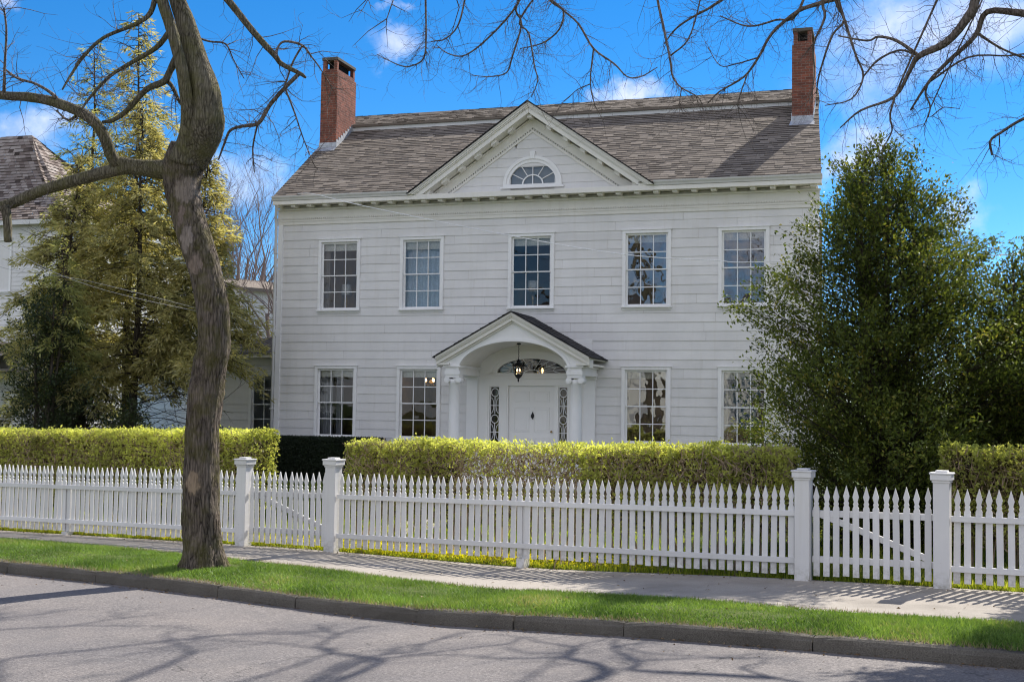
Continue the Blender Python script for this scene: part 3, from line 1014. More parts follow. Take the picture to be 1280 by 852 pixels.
mb.ring(arc(FX, FZ, FR * 0.45, FB * 0.45), arc(FX, FZ, FR * 0.40, FB * 0.40), WY - 0.012, WY + 0.012)
mb.box(FX - 0.011, FX + 0.011, WY - 0.01, WY + 0.01, FZ, FZ + FB * 0.42)
mb.build('muntin', M['trim'], fan)
mb = MB()
mb.face([(x, WY + 0.022, z) for x, z in arc(FX, FZ, FR, FB)])
mb.build('pane', M['glass_lead'], fan)
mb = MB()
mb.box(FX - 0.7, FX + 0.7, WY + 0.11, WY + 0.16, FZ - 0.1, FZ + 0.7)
mb.build('dark_attic', M['soot_and_dark'], fan)  # black box standing in for the darkness of the attic

# ---- roof
RM = 0.644
EY, EZ = 30.24, 7.80
mb = MB()
sl = math.hypot(1, RM)
rl = (34.72 - EY) * sl


def in_pediment(p):
    return abs(p[0] - HC) < (PA + 0.0 - p[2]) / PM - 0.1


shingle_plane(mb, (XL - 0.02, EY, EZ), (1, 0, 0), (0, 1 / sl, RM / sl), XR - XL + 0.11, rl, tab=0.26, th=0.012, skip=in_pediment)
prof = [(EY, EZ - 0.001), (34.72, EZ + RM * (34.72 - EY) - 0.001), (34.72, 10.35), (EY + 0.1, EZ - 0.05)]
mb.prism(prof, XL - 0.015, HC - 3.25, 'x', 0.2)
mb.prism(prof, HC + 3.25, XR + 0.085, 'x', 0.2)
yq = WY + 0.16
mb.prism([(yq, EZ + RM * (yq - EY) - 0.001), (34.72, EZ + RM * (34.72 - EY) - 0.001), (34.72, 10.35), (yq, EZ + RM * (yq - EY) - 0.08)], HC - 3.2499, HC + 3.2499, 'x', 0.2)
prof = [(43.3, 7.7), (39.1, 10.6), (39.1, 10.45), (43.3, 7.55)]
mb.prism(prof, XL - 0.015, XR + 0.085, 'x', 0.4)
skew(mb)
roof = mb.build('roof', M['shingle'], house, recalc=False)
mb = MB()
um = 0.37
ul = math.hypot(1, um)
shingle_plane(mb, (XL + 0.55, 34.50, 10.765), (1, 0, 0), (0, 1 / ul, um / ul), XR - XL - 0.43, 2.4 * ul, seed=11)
mb.prism([(34.50, 10.76), (36.9, 10.76 + 2.4 * um), (39.3, 10.76), (39.3, 10.70), (34.50, 10.70)], XL + 0.55, XR + 0.12, 'x', 0.3)
skew(mb)
mb.v = [(x - 0.30 * max(0, y - 34.5) * (x < -14), y, z) for x, y, z in mb.v]
mb.build('upper_roof', M['shingle'], house, recalc=False)
mb = MB()
mb.box(XL + 0.58, XR + 0.10, 34.56, 34.62, 10.53, 10.699)
mb.box(XL + 0.58, XR + 0.10, 39.2, 39.25, 10.5, 10.699)
skew(mb)
mb.build('roof_fascia', M['gutter'], house)
# pediment roof
mb = MB()
for sgn in (-1, 1):
    f = HC + sgn * (PA + 0.03 - 7.75) / PM
    rg, rb = (HC, 30.15, PA + 0.035), (HC, 33.8, PA + 0.035)
    mb.face([(f, 30.15, 7.755), (f, 30.3, 7.755), rb, rg], 0.3)
    mb.face([(f, 30.15, 7.755), rg, (HC, 30.15, PA + 0.001), (f + sgn * 0.0, 30.15, 7.73)], 0.1)
mb.build('pediment_roof', M['dark_shingle'], house, recalc=False)


def chimney(xa, xb, y0, y1, zt, zb=9.2):
    mb = MB()
    mb.box(xa, xb, y0, y1, zb, zt - 0.46)
    i = 0.035
    mb.box(xa + i, xb - i, y0 + i, y1 - i, zt - 0.4598, zt - 0.36)
    p = 0.11
    for u in (xa + i, xb - i - p):
        for v in (y0 + i, y1 - i - p):
            mb.box(u, u + p, v, v + p, zt - 0.3598, zt - 0.09)
    c = mb.build('chimney', M['brick'], house)
    mb = MB()
    mb.box(xa + 0.01, xb - 0.01, y0 + 0.01, y1 - 0.01, zt - 0.0898, zt)
    mb.build('cap_slab', M['kerb'], c, bevel=0.008)
    mb = MB()
    mb.box(xa + 0.17, xb - 0.17, y0 + 0.2, y1 - 0.2, zt - 0.36, zt - 0.12)
    mb.build('flue', M['soot_and_dark'], c)
    mb = MB()
    zr = EZ + RM * (y0 - EY)
    mb.box(xa - 0.02, xb + 0.02, y0 - 0.02, y0, zr - 0.05, zr + 0.16)
    nrm = 0.022
    mb.face([(xa - 0.06, y0 - 0.26, zr - 0.26 * RM + nrm), (xb + 0.06, y0 - 0.26, zr - 0.26 * RM + nrm),
             (xb + 0.03, y0 - 0.021, zr + nrm), (xa - 0.03, y0 - 0.021, zr + nrm)])
    k = 0
    y = y0
    while y < min(y1, 34.5):
        z = EZ + RM * (y - EY)
        for xx in (xa - 0.012, xb):
            mb.box(xx, xx + 0.012, y, y + 0.15, z - 0.1, z + 0.20 + 0.05)
        y += 0.152
    mb.build('flashing', M['lead'], c)


chimney(-16.62, -16.08, 33.42, 34.75, 12.62)
chimney(-2.70, -2.15, 33.45, 34.75, 12.42)

# ---- portico
PF = 29.10
porch = None
mb = MB()
cxL, cxR = -10.67, -7.51
cc = (cxL + cxR) / 2
# entablature blocks and side beams
for cx in (cxL, cxR):
    mb.box(cx - 0.20, cx + 0.20, PF, WY - 0.03, 2.935, 3.03)
    mb.box(cx - 0.18, cx + 0.18, PF + 0.012, WY - 0.03, 3.0305, 3.12)
    mb.box(cx - 0.23, cx + 0.23, PF - 0.03, WY - 0.03, 3.1205, 3.16)
gA, gB = 4.47, 3.37
gh = 1.98
gm = (gA - gB) / gh


def gz_(x):
    return gA - gm * abs(x - cc)


AW, AZ, AB = 1.42, 3.03, 0.73
n = 60
xs = [cxL - 0.2 + (cxR - cxL + 0.4) * k / n for k in range(n + 1)]


def az_(x):
    u = (x - cc) / AW
    return AZ + AB * math.sqrt(max(0, 1 - u * u)) if abs(u) < 1 else 3.161


for u, v in zip(xs[:-1], xs[1:]):
    b0, b1 = max(az_(u), 3.03), max(az_(v), 3.03)
    if abs(u - cc) >= AW:
        b0 = 3.161
    if abs(v - cc) >= AW:
        b1 = 3.161
    for yy in (PF + 0.02, PF + 0.12):
        mb.face([(u, yy, b0), (v, yy, b1), (v, yy, gz_(v) - 0.06), (u, yy, gz_(u) - 0.06)])
mb.ring(arc(cc, AZ, AW + 0.07, AB + 0.06, 40), arc(cc, AZ, AW, AB, 40), PF - 0.005, PF + 0.1)
portico = mb.build('portico', M['trim'], house)
mb = MB()
for sgn in (-1, 1):
    for a, b, y0 in ((0.0, 0.06, PF - 0.17), (0.0605, 0.10, PF - 0.14), (0.1005, 0.20, PF - 0.10), (0.2005, 0.25, PF - 0.03)):
        h = gh + 0.0
        xo = cc + sgn * h
        mb.prism([(cc, gA - a), (xo, gB - a), (xo, gB - b), (cc, gA - b)], y0, WY - 0.02 if a < 0.01 else PF + 0.3, 'y')
    # level eave return along each side
    mb.box(min(cc + sgn * (gh - 0.02), cc + sgn * (gh - 0.34)), max(cc + sgn * (gh - 0.02), cc + sgn * (gh - 0.34)), PF - 0.08, WY - 0.03, 3.17, 3.22)
mb.build('raking_cornice', M['cream'], portico)
mb = MB()
ln = math.hypot(gh + 0.06, gm * (gh + 0.06))
for sgn in (-1, 1):
    xo = cc + sgn * (gh + 0.06)
    zo = gA + 0.03 - gm * (gh + 0.06)
    vx = np.array((-sgn * (gh + 0.06), 0, gm * (gh + 0.06))) / ln
    shingle_plane(mb, (xo, PF - 0.2, zo), (0, 1, 0), vx, WY - PF + 0.19, ln, expo=0.13, tab=0.25, seed=5, band=False)
    mb.prism([(xo, zo - 0.001), (cc, gA + 0.029), (cc, gA + 0.001), (xo, zo - 0.028)], PF - 0.2, WY - 0.02, 'y', 0.1)
mb.build('portico_roof', M['dark_shingle'], portico, recalc=False)
mb = MB()
A = arc(cc, AZ, AW, AB, 36)
for p, q in zip(A[:-1], A[1:]):
    mb.face([(p[0], PF + 0.05, p[1]), (q[0], PF + 0.05, q[1]), (q[0], WY - 0.02, q[1]), (p[0], WY - 0.02, p[1])], 0.5, True)
mb.build('arched_ceiling', M['cream'], portico)
for cx in (cxL, cxR):
    mb = MB()
    cy = PF + 0.19
    prof = [(0.19, 0.0), (0.19, 0.05), (0.175, 0.06), (0.185, 0.09), (0.165, 0.12), (0.15, 0.14), (0.152, 0.8), (0.143, 1.5), (0.13, 2.15), (0.15, 2.17), (0.135, 2.2),
            (0.165, 2.26)]
    mb.lathe(prof, (cx, cy, 0.56), 28)
    mb.box(cx - 0.19, cx + 0.19, cy - 0.18, cy + 0.18, 0.50, 0.56)
    mb.box(cx - 0.185, cx + 0.185, cy - 0.17, cy + 0.17, 2.86, 2.934)
    for sx in (-1, 1):   # ionic scrolls
        for rr_, yy in ((0.075, 0.16), (0.045, 0.175)):
            prof2 = [(cx + sx * 0.15 + rr_ * math.cos(2 * math.pi * k / 14), 2.80 + rr_ * math.sin(2 * math.pi * k / 14)) for k in range(14)]
            mb.prism(prof2, cy - yy, cy + yy, 'y', 0.5, True)
    mb.build('column', M['trim'], portico)
    mb = MB()
    mb.box(cx - 0.15, cx + 0.15, WY - 0.07, WY + 0.02, 0.56, 2.86)
    mb.box(cx - 0.18, cx + 0.18, WY - 0.10, WY + 0.02, 2.861, 2.934)
    mb.build('pilaster', M['trim'], portico)
mb = MB()
mb.box(cxL - 0.35, cxR + 0.35, PF - 0.12, WY - 0.01, 0.30, 0.50)
mb.box(-9.75, -8.38, WY - 0.06, WY + 0.12, 0.5005, 0.557)
mb.box(-10.84, -7.46, WY - 0.015, WY + 0.12, 0.1, 0.5)
for k in range(2):
    mb.box(cxL - 0.2, cxR + 0.2, PF - 0.12 - 0.34 * (k + 1), PF - 0.1201 - 0.34 * k, -0.1, 0.38 - 0.15 * k)
mb.build('porch_step', M['trim'], portico, bevel=0.01)
for sx in (-1, 1):     # low solid balustrade panels beside the steps
    mb = MB()
    x = cxL - 0.02 if sx < 0 else cxR + 0.02
    mb.box(x - 0.09, x + 0.09, PF - 0.9, PF - 0.121, -0.05, 1.0)
    mb.box(x - 0.12, x + 0.12, PF - 0.93, PF - 0.09, 1.0, 1.05)
    mb.build('step_pedestal', M['trim'], portico, bevel=0.006)

# ---- doorway wall, door, sidelights and fanlight
DX, DZ = -9.07, 3.03
FA, FBb = 0.93, 0.37
mb = MB()
yb = WY - 0.02
mb.ring(arc(cc, AZ, AW + 0.02, AB + 0.02, 40), [(DX + (FA + 0.20) * (-math.cos(math.pi * k / 40)), DZ + (FBb + 0.2) * math.sin(math.pi * k / 40)) for k in range(41)], yb, WY + 0.05)
mb.ring(arc(DX, DZ, FA + 0.20, FBb + 0.2, 40), arc(DX, DZ, FA + 0.11, FBb + 0.11, 40), yb - 0.05, WY + 0.05)
mb.ring(arc(DX, DZ, FA + 0.11, FBb + 0.11, 40), arc(DX, DZ, FA, FBb, 40), yb - 0.025, WY + 0.07)
for a, b in ((-10.84, -10.34), (-7.96, -7.46)):
    mb.box(a, b, yb, WY + 0.1, 0.2, 2.93)
mb.box(-10.84, -7.46, yb, WY + 0.1, 2.9301, 3.03)
for a, b in ((-10.84, cc - AW - 0.02), (cc + AW + 0.02, -7.46)):
    mb.box(a, b, yb, WY + 0.1, 3.0301, 3.9)
n = 30
for k in range(n):      # wall above the vault line, hidden behind the portico roof
    u = cc - AW - 0.02 + (2 * AW + 0.04) * k / n
    v = cc - AW - 0.02 + (2 * AW + 0.04) * (k + 1) / n
    f = lambda x: AZ + (AB + 0.02) * math.sqrt(max(0, 1 - ((x - cc) / (AW + 0.02)) ** 2))
    mb.face([(u, yb, f(u)), (v, yb, f(v)), (v, yb, 3.9), (u, yb, 3.9)])
mb.box(-10.34, -7.96, yb - 0.05, WY + 0.1, 2.70, 2.88)
mb.box(-10.40, -7.90, yb - 0.09, WY + 0.1, 2.8801, 2.9299)
for a, b in ((-10.34, -10.19), (-9.93, -9.68), (-8.44, -8.33), (-8.09, -7.96)):
    mb.box(a, b, yb - 0.04, WY + 0.08, 0.5, 2.6999)
    if b - a > 0.13:
        mb.box(a + 0.04, b - 0.04, yb - 0.055, yb - 0.0401, 0.6, 2.6)
for a, b in ((-10.19, -9.93), (-8.33, -8.09)):
    mb.box(a, b, yb - 0.02, WY + 0.08, 0.5, 0.9)
    mb.box(a, b, yb - 0.02, WY + 0.08, 2.66, 2.6999)
surround = mb.build('door_surround', M['door'], house, bevel=0.003)
for a, b in ((-10.19, -9.93), (-8.33, -8.09)):
    mb = MB()
    mb.face([(a, WY + 0.03, 0.9), (b, WY + 0.03, 0.9), (b, WY + 0.03, 2.66), (a, WY + 0.03, 2.66)])
    s_ = mb.build('sidelight', M['glass_lead'], surround)
    mb = MB()
    xm, hw = (a + b) / 2, (b - a) / 2
    mb.box(a, a + 0.02, WY + 0.005, WY + 0.027, 0.9, 2.66)
    mb.box(b - 0.02, b, WY + 0.005, WY + 0.027, 0.9, 2.66)
    for zc in (2.52, 1.83, 1.14):
        mb.ring(arc(xm, zc, 0.105, 0.115, 24, 0, 2 * math.pi), arc(xm, zc, 0.088, 0.098, 24, 0, 2 * math.pi), WY + 0.005, WY + 0.027)
    for z0, z1 in ((1.96, 2.40), (1.27, 1.71)):
        zc = (z0 + z1) / 2
        mb.box(xm - 0.007, xm + 0.007, WY + 0.006, WY + 0.026, z0, z1)
        mb.box(a + 0.02, b - 0.02, WY + 0.006, WY + 0.026, zc - 0.01, zc + 0.01)
        for sx in (-1, 1):
            mb.ring(arc(xm + sx * 0.11, zc, 0.085, 0.21, 16, math.pi / 2 if sx < 0 else -math.pi / 2, 3 * math.pi / 2 if sx < 0 else math.pi / 2),
                    arc(xm + sx * 0.11, zc, 0.073, 0.198, 16, math.pi / 2 if sx < 0 else -math.pi / 2, 3 * math.pi / 2 if sx < 0 else math.pi / 2), WY + 0.005, WY + 0.027)
    tr = mb.build('sidelight_tracery', M['trim'], surround)
mb = MB()
mb.face([(x, WY + 0.045, z) for x, z in arc(DX, DZ, FA, FBb, 30)])
mb.build('fanlight', M['glass_lead'], surround)
mb = MB()
for k in range(1, 12):
    a = math.pi * k / 12
    r0 = 0.22 if k % 2 else 0.34
    mb.tube([(DX - FA * r0 * math.cos(a), WY + 0.035, DZ + FBb * r0 * math.sin(a)), (DX - FA * math.cos(a), WY + 0.035, DZ + FBb * math.sin(a))], 0.007, 4)
for k in range(6):
    t0, t1 = math.pi * k / 6, math.pi * (k + 1) / 6
    P = [(DX - FA * rr_ * math.cos(t0 + (t1 - t0) * u), WY + 0.03, DZ + FBb * rr_ * math.sin(t0 + (t1 - t0) * u))
         for u, rr_ in ((0, 0.82), (0.25, 0.68), (0.5, 0.63), (0.75, 0.68), (1, 0.82))]
    mb.tube(P, 0.007, 4)
mb.ring(arc(DX, DZ, FA * 0.24, FBb * 0.24, 16), arc(DX, DZ, FA * 0.20, FBb * 0.2, 16), WY + 0.02, WY + 0.042)
mb.build('fanlight_tracery', M['trim'], surround)
mb = MB()
dx0, dx1, dy = -9.679, -8.441, WY + 0.02
mb.box(dx0, dx1, dy, dy + 0.05, 0.56, 2.6995)
st_, mid = 0.14, 0.13
for a, b in ((dx0 + st_, (dx0 + dx1 - mid) / 2), ((dx0 + dx1 + mid) / 2, dx1 - st_)):
    for z0, z1 in ((2.28, 2.56), (1.50, 2.14), (0.74, 1.36)):
        mb.box(a, b, dy - 0.012, dy - 0.0005, z0, z0 + 0.02)
        mb.box(a, b, dy - 0.012, dy - 0.0005, z1 - 0.02, z1)
        mb.box(a, a + 0.02, dy - 0.0119, dy - 0.0005, z0 + 0.02, z1 - 0.02)
        mb.box(b - 0.02, b, dy - 0.0119, dy - 0.0005, z0 + 0.02, z1 - 0.02)
        mb.box(a + 0.06, b - 0.06, dy - 0.009, dy - 0.0005, z0 + 0.06, z1 - 0.06)
door = mb.build('front_door', M['door'], house, bevel=0.003)
mb = MB()
kx, kz = -9.03, 1.93
mb.prism([(kx, kz + 0.10), (kx + 0.045, kz), (kx, kz - 0.10), (kx - 0.045, kz)], dy - 0.022, dy - 0.0006, 'y')
mb.tube([(kx - 0.03, dy - 0.03, kz + 0.02), (kx - 0.035, dy - 0.035, kz - 0.04), (kx, dy - 0.035, kz - 0.075), (kx + 0.035, dy - 0.035, kz - 0.04), (kx + 0.03, dy - 0.03, kz + 0.02)], 0.008, 6)
mb.build('knocker', M['iron'], door)
mb = MB()
mb.lathe([(0.02, 0), (0.03, 0.01), (0.03, 0.035), (0.012, 0.05)], (dx1 - 0.08, dy - 0.03, 1.5), 10)
mb.build('doorknob', M['brass'], door)

# ---- low wing on the left
mb = MB()
wy = 33.0
wop = [(-18.5, -17.63, 1.2, 3.06)]
siding_rows(mb, -20.4, XL, 0.25, 3.45, wy, wop, seed=21)
mb.box(-20.4, XL, wy + 0.001, wy + 0.1, 3.44, 3.56)
mb.box(-20.4, -20.28, wy + 0.01, 38.0, 0.0, 3.5)
mb.box(-20.2, XL - 0.05, 35.0, 35.05, 0.0, 3.5)
mb.build('wing_wall', M['siding'], house, recalc=False)
mb = MB()
mb.box(-20.42, XL - 0.02, wy - 0.04, wy, 3.30, 3.52)
mb.box(-20.75, XL - 0.02, wy - 0.3, wy + 0.02, 3.521, 3.60)
mb.build('wing_fascia', M['cream'], house)
mb = MB()
e = [(-20.8, wy - 0.32, 3.60), (XL - 0.02, wy - 0.32, 3.60), (XL - 0.02, 36.0, 4.62), (-17.8, 36.0, 4.62), (-20.8, 38, 3.6)]
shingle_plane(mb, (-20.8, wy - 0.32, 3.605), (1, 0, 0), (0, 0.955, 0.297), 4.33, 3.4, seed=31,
              skip=lambda p: p[0] < -20.8 + (p[1] - 32.68) * 0.95)
mb.face([e[0], e[1], e[2], e[3]], 0.4)
mb.face([e[0], e[3], e[4]], 0.4)
mb.build('wing_roof', M['shingle'], house, recalc=False)
window(-18.07, 1.28, 2.98, wy, house, hw=0.335, cols=2, blind=0.12)

# ---- things at the house
lx, ly = -9.16, 29.85
lan = empty('hanging_lantern', (lx, ly, 2.78))
tag(lan, 'black iron lantern with lit candle bulbs hanging under the portico arch', 'lantern')
mb = MB()
for k in range(9):
    z = 3.36 + k * 0.045
    a = arc(lx, z + 0.022, 0.013, 0.028, 8, 0, 2 * math.pi)
    if k % 2:
        mb.tube([(x, ly, zz) for x, zz in a], 0.004, 4)
    else:
        mb.tube([(lx, ly + (x - lx), zz) for x, zz in a], 0.004, 4)
mb.lathe([(0.06, 0.0), (0.05, 0.03), (0.02, 0.045)], (lx, ly, 3.72), 12)
mb.build('chain', M['iron'], lan)
mb = MB()
mb.lathe([(0.15, 0.0), (0.16, 0.012), (0.14, 0.04), (0.10, 0.075), (0.055, 0.10), (0.05, 0.13), (0.07, 0.145), (0.03, 0.17), (0.012, 0.2)], (lx, ly, 3.16), 8, smooth=False)
for k in range(8):
    a = math.pi / 4 * k
    mb.tube([(lx + 0.145 * math.cos(a), ly + 0.145 * math.sin(a), 3.165), (lx + 0.15 * math.cos(a), ly + 0.15 * math.sin(a), 3.21), (lx + 0.125 * math.cos(a), ly + 0.125 * math.sin(a), 3.245)], 0.009, 4)
mb.lathe([(0.012, -0.17), (0.025, -0.13), (0.015, -0.1), (0.06, -0.06), (0.085, -0.03), (0.10, 0.0), (0.10, 0.015)], (lx, ly, 2.945), 8, smooth=False)
for k in range(8):
    a = math.pi / 4 * k + math.pi / 8
    mb.tube([(lx + 0.095 * math.cos(a), ly + 0.095 * math.sin(a), 2.95), (lx + 0.14 * math.cos(a), ly + 0.14 * math.sin(a), 3.165)], 0.007, 4)
mb.build('lantern_cage', M['iron'], lan)
mb = MB()
mb.lathe([(0.088, 2.965), (0.132, 3.155)], (lx, ly, 0), 8, smooth=False)
mb.build('lantern_glass', M['glass'], lan)
for dx in (-0.032, 0.032):
    mb = MB()
    mb.lathe([(0.004, 0), (0.014, 0.015), (0.016, 0.03), (0.008, 0.055), (0.002, 0.07)], (lx + dx, ly, 3.045), 8)
    mb.build('bulb', M['flame'], lan)
    mb = MB()
    mb.lathe([(0.012, 0), (0.012, 0.09)], (lx + dx, ly, 2.955), 8)
    mb.build('candle', M['blind'], lan)


def table_lamp(x, y, zf, label, sw=0.15):
    tb = empty('side_table', (x, y, zf))
    tag(tb, 'small brown table just inside the ' + label, 'table', 'tables behind the upper windows')
    mb = MB()
    mb.lathe([(0.27, 0.86), (0.28, 0.875), (0.27, 0.9)], (x, y, zf), 20)
    mb.build('table_top', M['wood'], tb)
    for k in range(3):
        a = 2.1 * k + 0.4
        mb = MB()
        mb.tube([(x + 0.2 * math.cos(a), y + 0.2 * math.sin(a), zf + 0.86), (x + 0.24 * math.cos(a), y + 0.24 * math.sin(a), zf)], 0.018, 8)
        mb.build('leg', M['wood'], tb)
    lp = empty('table_lamp', (x, y, zf + 0.9))
    tag(lp, 'table lamp with white drum shade seen through the ' + label, 'lamp', 'lamps behind the upper windows')
    mb = MB()
    mb.lathe([(0.07, 0.0), (0.075, 0.02), (0.03, 0.05), (0.06, 0.14), (0.075, 0.22), (0.03, 0.31), (0.012, 0.34), (0.01, 0.46)], (x, y, zf + 0.9), 16)
    mb.build('lamp_base', M['brass'], lp)
    mb = MB()
    mb.lathe([(sw, 0.38), (sw * 0.88, 0.68)], (x, y, zf + 0.9), 20)
    mb.build('lamp_shade', M['shade_cloth'], lp)


table_lamp(-14.85, 31.75, 3.95, 'leftmost upstairs window')
table_lamp(-12.42, 31.25, 3.95, 'upstairs window with pale curtains', 0.14)
table_lamp(-9.35, 31.7, 3.95, 'upstairs window above the portico')
# lit candle chandelier in the dining room
cx, cy, cz = -12.42, 32.2, 2.82
ch = empty('chandelier', (cx, cy, cz))
tag(ch, 'brass chandelier with small lit bulbs inside the window left of the portico', 'chandelier')
mb = MB()
mb.lathe([(0.01, 0.7), (0.012, 0.1), (0.05, 0.0), (0.06, -0.08), (0.02, -0.16), (0.008, -0.2)], (cx, cy, cz), 12)
bulbs = []
for k in range(5):
    a = 2 * math.pi * k / 5 + 0.3
    ex, ey = cx + 0.19 * math.cos(a), cy + 0.19 * math.sin(a)
    mb.tube([(cx, cy, cz - 0.05), (cx + 0.10 * math.cos(a), cy + 0.10 * math.sin(a), cz - 0.12), (ex, ey, cz - 0.06), (ex, ey, cz)], 0.009, 6)
    bulbs.append((ex, ey))
mb.build('chandelier_arms', M['brass'], ch)
for ex, ey in bulbs:
    mb = MB()
    mb.lathe([(0.006, 0), (0.022, 0.02), (0.024, 0.045), (0.01, 0.08), (0.003, 0.1)], (ex, ey, cz + 0.001), 8)
    mb.build('bulb', M['flame'], ch)

hx, hy, hz = -9.12, 31.9, 3.02
hl = empty('hall_lamp', (hx, hy, hz))
tag(hl, 'small lit brass hall lamp glowing behind the fanlight over the front door', 'lamp')
mb = MB()
mb.tube([(hx, hy, 3.74), (hx, hy, hz + 0.3)], 0.006, 6)
mb.lathe([(0.02, 0.30), (0.09, 0.27), (0.10, 0.25), (0.02, 0.24)], (hx, hy, hz), 12)
for k in range(4):
    a = math.pi / 2 * k
    mb.tube([(hx + 0.09 * math.cos(a), hy + 0.09 * math.sin(a), hz + 0.25), (hx + 0.06 * math.cos(a), hy + 0.06 * math.sin(a), hz)], 0.006, 5)
mb.build('lamp_frame', M['brass'], hl)
mb = MB()
mb.lathe([(0.008, 0.04), (0.03, 0.08), (0.032, 0.12), (0.012, 0.18)], (hx, hy, hz), 10)
mb.build('bulb', M['flame'], hl)

# ================================================================== GROUND, STREET
def grid_mesh(name, S, T, zf, mat, kind='structure', clampS=None):
    mb = MB()
    idx = {}
    for i, s in enumerate(S):
        for j in range(len(T)):
            t = T[j](s) if callable(T[j]) else T[j]
            mb.v.append(W(s, t, float(zf(s, t, j))))
    nT = len(T)
    for i in range(len(S) - 1):
        for j in range(nT - 1):
            a = i * nT + j
            mb.f.append((a, a + nT, a + nT + 1, a + 1))
            mb.r.append(0.5)
            mb.sm.append(True)
    o = mb.build(name, mat, None)
    tag(o, kind=kind)
    return o


Sg = [-1500, -500, -200, -90, -60] + list(range(-45, 27, 2)) + [40, 70, 150, 500, 1500]
Tg = [-1500, -400, -120, -60, -30, -15, -12.6, -12.4, -6, -3, -0.5, 0.0, 0.04, 0.3, 0.6] + [1.5, 2.5, 4, 6, 8, 10, 12, 16, 22, 30, 45, 80, 200, 600, 1500]


def zground(s, t, j):
    if t < -12.5:
        return slope(s) - 0.01
    if t < 0.02:
        return slope(s) - 0.4
    return gz(s, t)


grid_mesh('ground', Sg, Tg, zground, M['soil'])
Sr = [-400, -120, -60] + [x * 0.5 for x in range(-64, 24)] + [20, 60, 400]
road_t = [-12.3, -10, -8, -6, lambda s: kerb_t(s) - 1.2, lambda s: kerb_t(s) - 0.35, lambda s: kerb_t(s) + 0.02]
prof = [-0.14, -0.125, -0.115, -0.12, -0.14, -0.152, -0.158]
grid_mesh('road', Sr, road_t, lambda s, t, j: slope(s) + prof[j], M['asphalt'])
walk = [lambda s: walk_t(s) - 0.03 + 0.03 * math.sin(s * 2.1) + 0.02 * math.sin(s * 5.3), lambda s: walk_t(s) * 0.5, -0.1, 0.05]
grid_mesh('sidewalk', Sr, walk, lambda s, t, j: slope(s) + (0.0, 0.004, 0.006, 0.006)[j], M['walk'])
verge = [lambda s: kerb_t(s) + 0.13, lambda s: kerb_t(s) + 0.3, lambda s: (kerb_t(s) + walk_t(s)) / 2, lambda s: walk_t(s) - 0.2, lambda s: walk_t(s) + 0.06]
grid_mesh('verge_soil', Sr, verge, lambda s, t, j: slope(s) + (-0.03, 0.0, 0.035, 0.01, -0.015)[j], M['vsoil'])
grid_mesh('driveway', [0.6 + 0.4 * k for k in range(12)], [6, 8, 10, 12, 16, 20, 26, 32], lambda s, t, j: gz(s, t) + 0.012, M['gravel'])
grid_mesh('garden_path', [-9.75, -9.2, -8.7], [0.06, 2, 4, 6, 8, 10, 12], lambda s, t, j: gz(s, t) + 0.006, M['walk'])

# kerb: separate stones with rounded arris, slightly uneven
mb = MB()
s = -40.0
rr = random.Random(4)
while s < 14:
    ln = rr.uniform(1.1, 2.3)
    e = s + ln - 0.012
    dz, dt = rr.uniform(-0.012, 0.01), rr.uniform(-0.012, 0.012)
    m = max(2, int(ln / 0.22))
    rows = []
    for k in range(m + 1):
        u = s + (e - s) * k / m
        t0 = kerb_t(u) + dt
        j = lambda: rr.uniform(-0.006, 0.006)
        z = slope(u) + dz
        ed = 0.02 if k in (0, m) else 0.0
        rows.append([W(u, t0 + 0.0 + j() + ed, z - 0.2), W(u, t0 + j() + ed, z - 0.06), W(u, t0 + 0.012 + j() + ed, z - 0.022 - ed), W(u, t0 + 0.04 + j(), z - 0.004 - ed), W(u, t0 + 0.15, z - ed)])
    for k in range(m):
        for q in range(4):
            mb.face([rows[k][q], rows[k + 1][q], rows[k + 1][q + 1], rows[k][q + 1]], 0.5, False)
    for row in (rows[0], rows[-1]):
        mb.face([row[0], row[1], row[2], row[3], row[4], (row[4][0], row[4][1], row[4][2] - 0.2)])
    s += ln
tag(mb.build('kerb', M['kerb'], None), kind='structure')


def blades(name, S, T, Z, h, w, mat, lean=0.35, rnd=None):
    n = len(S)
    x = F0[0] + S * CA - T * SA
    y = F0[1] + S * SA + T * CA
    B = np.stack([x, y, Z], 1)
    a = rng.random(n) * 2 * math.pi
    d = np.stack([np.cos(a), np.sin(a), np.zeros(n)], 1) * (w[:, None] * 0.5)
    b = rng.random(n) * 2 * math.pi
    tip = B + np.stack([np.cos(b) * h * lean * rng.random(n), np.sin(b) * h * lean * rng.random(n), h], 1)
    V = np.stack([B - d, B + d, tip], 1).reshape(-1, 3)
    return np_mesh(name, V, 3, mat, None, rnd)


def smooth_noise(S, T, f, seed):
    r = np.random.default_rng(seed)
    out = np.zeros(len(S))
    for k in range(6):
        a, b, p = r.normal(0, f, 3)
        out += np.sin(S * a + T * b + p * 9)
    return out / 6


n = 210000
S = rng.uniform(-22, 4.5, n)
kt, wt = kerb_t(S) + 0.045, walk_t(S) + 0.06
u = rng.random(n)
T = kt + (wt - kt) * u + rng.normal(0, 0.02, n)
worn = smooth_noise(S, T, 1.3, 31) + 0.7 * smooth_noise(S, T, 3.7, 32)
pn = smooth_noise(S, T, 2.2, 1) + 0.6 * smooth_noise(S, T, 6, 2)
keep = rng.random(n) < np.clip(0.9 + 0.5 * pn, 0.25, 1.0) * np.clip(0.45 + 6 * np.minimum(u, 1 - u), 0, 1) * np.clip(1.1 - 1.3 * np.maximum(0, worn - 0.25), 0.45, 1)
S, T, u, pn = S[keep], T[keep], u[keep], pn[keep]
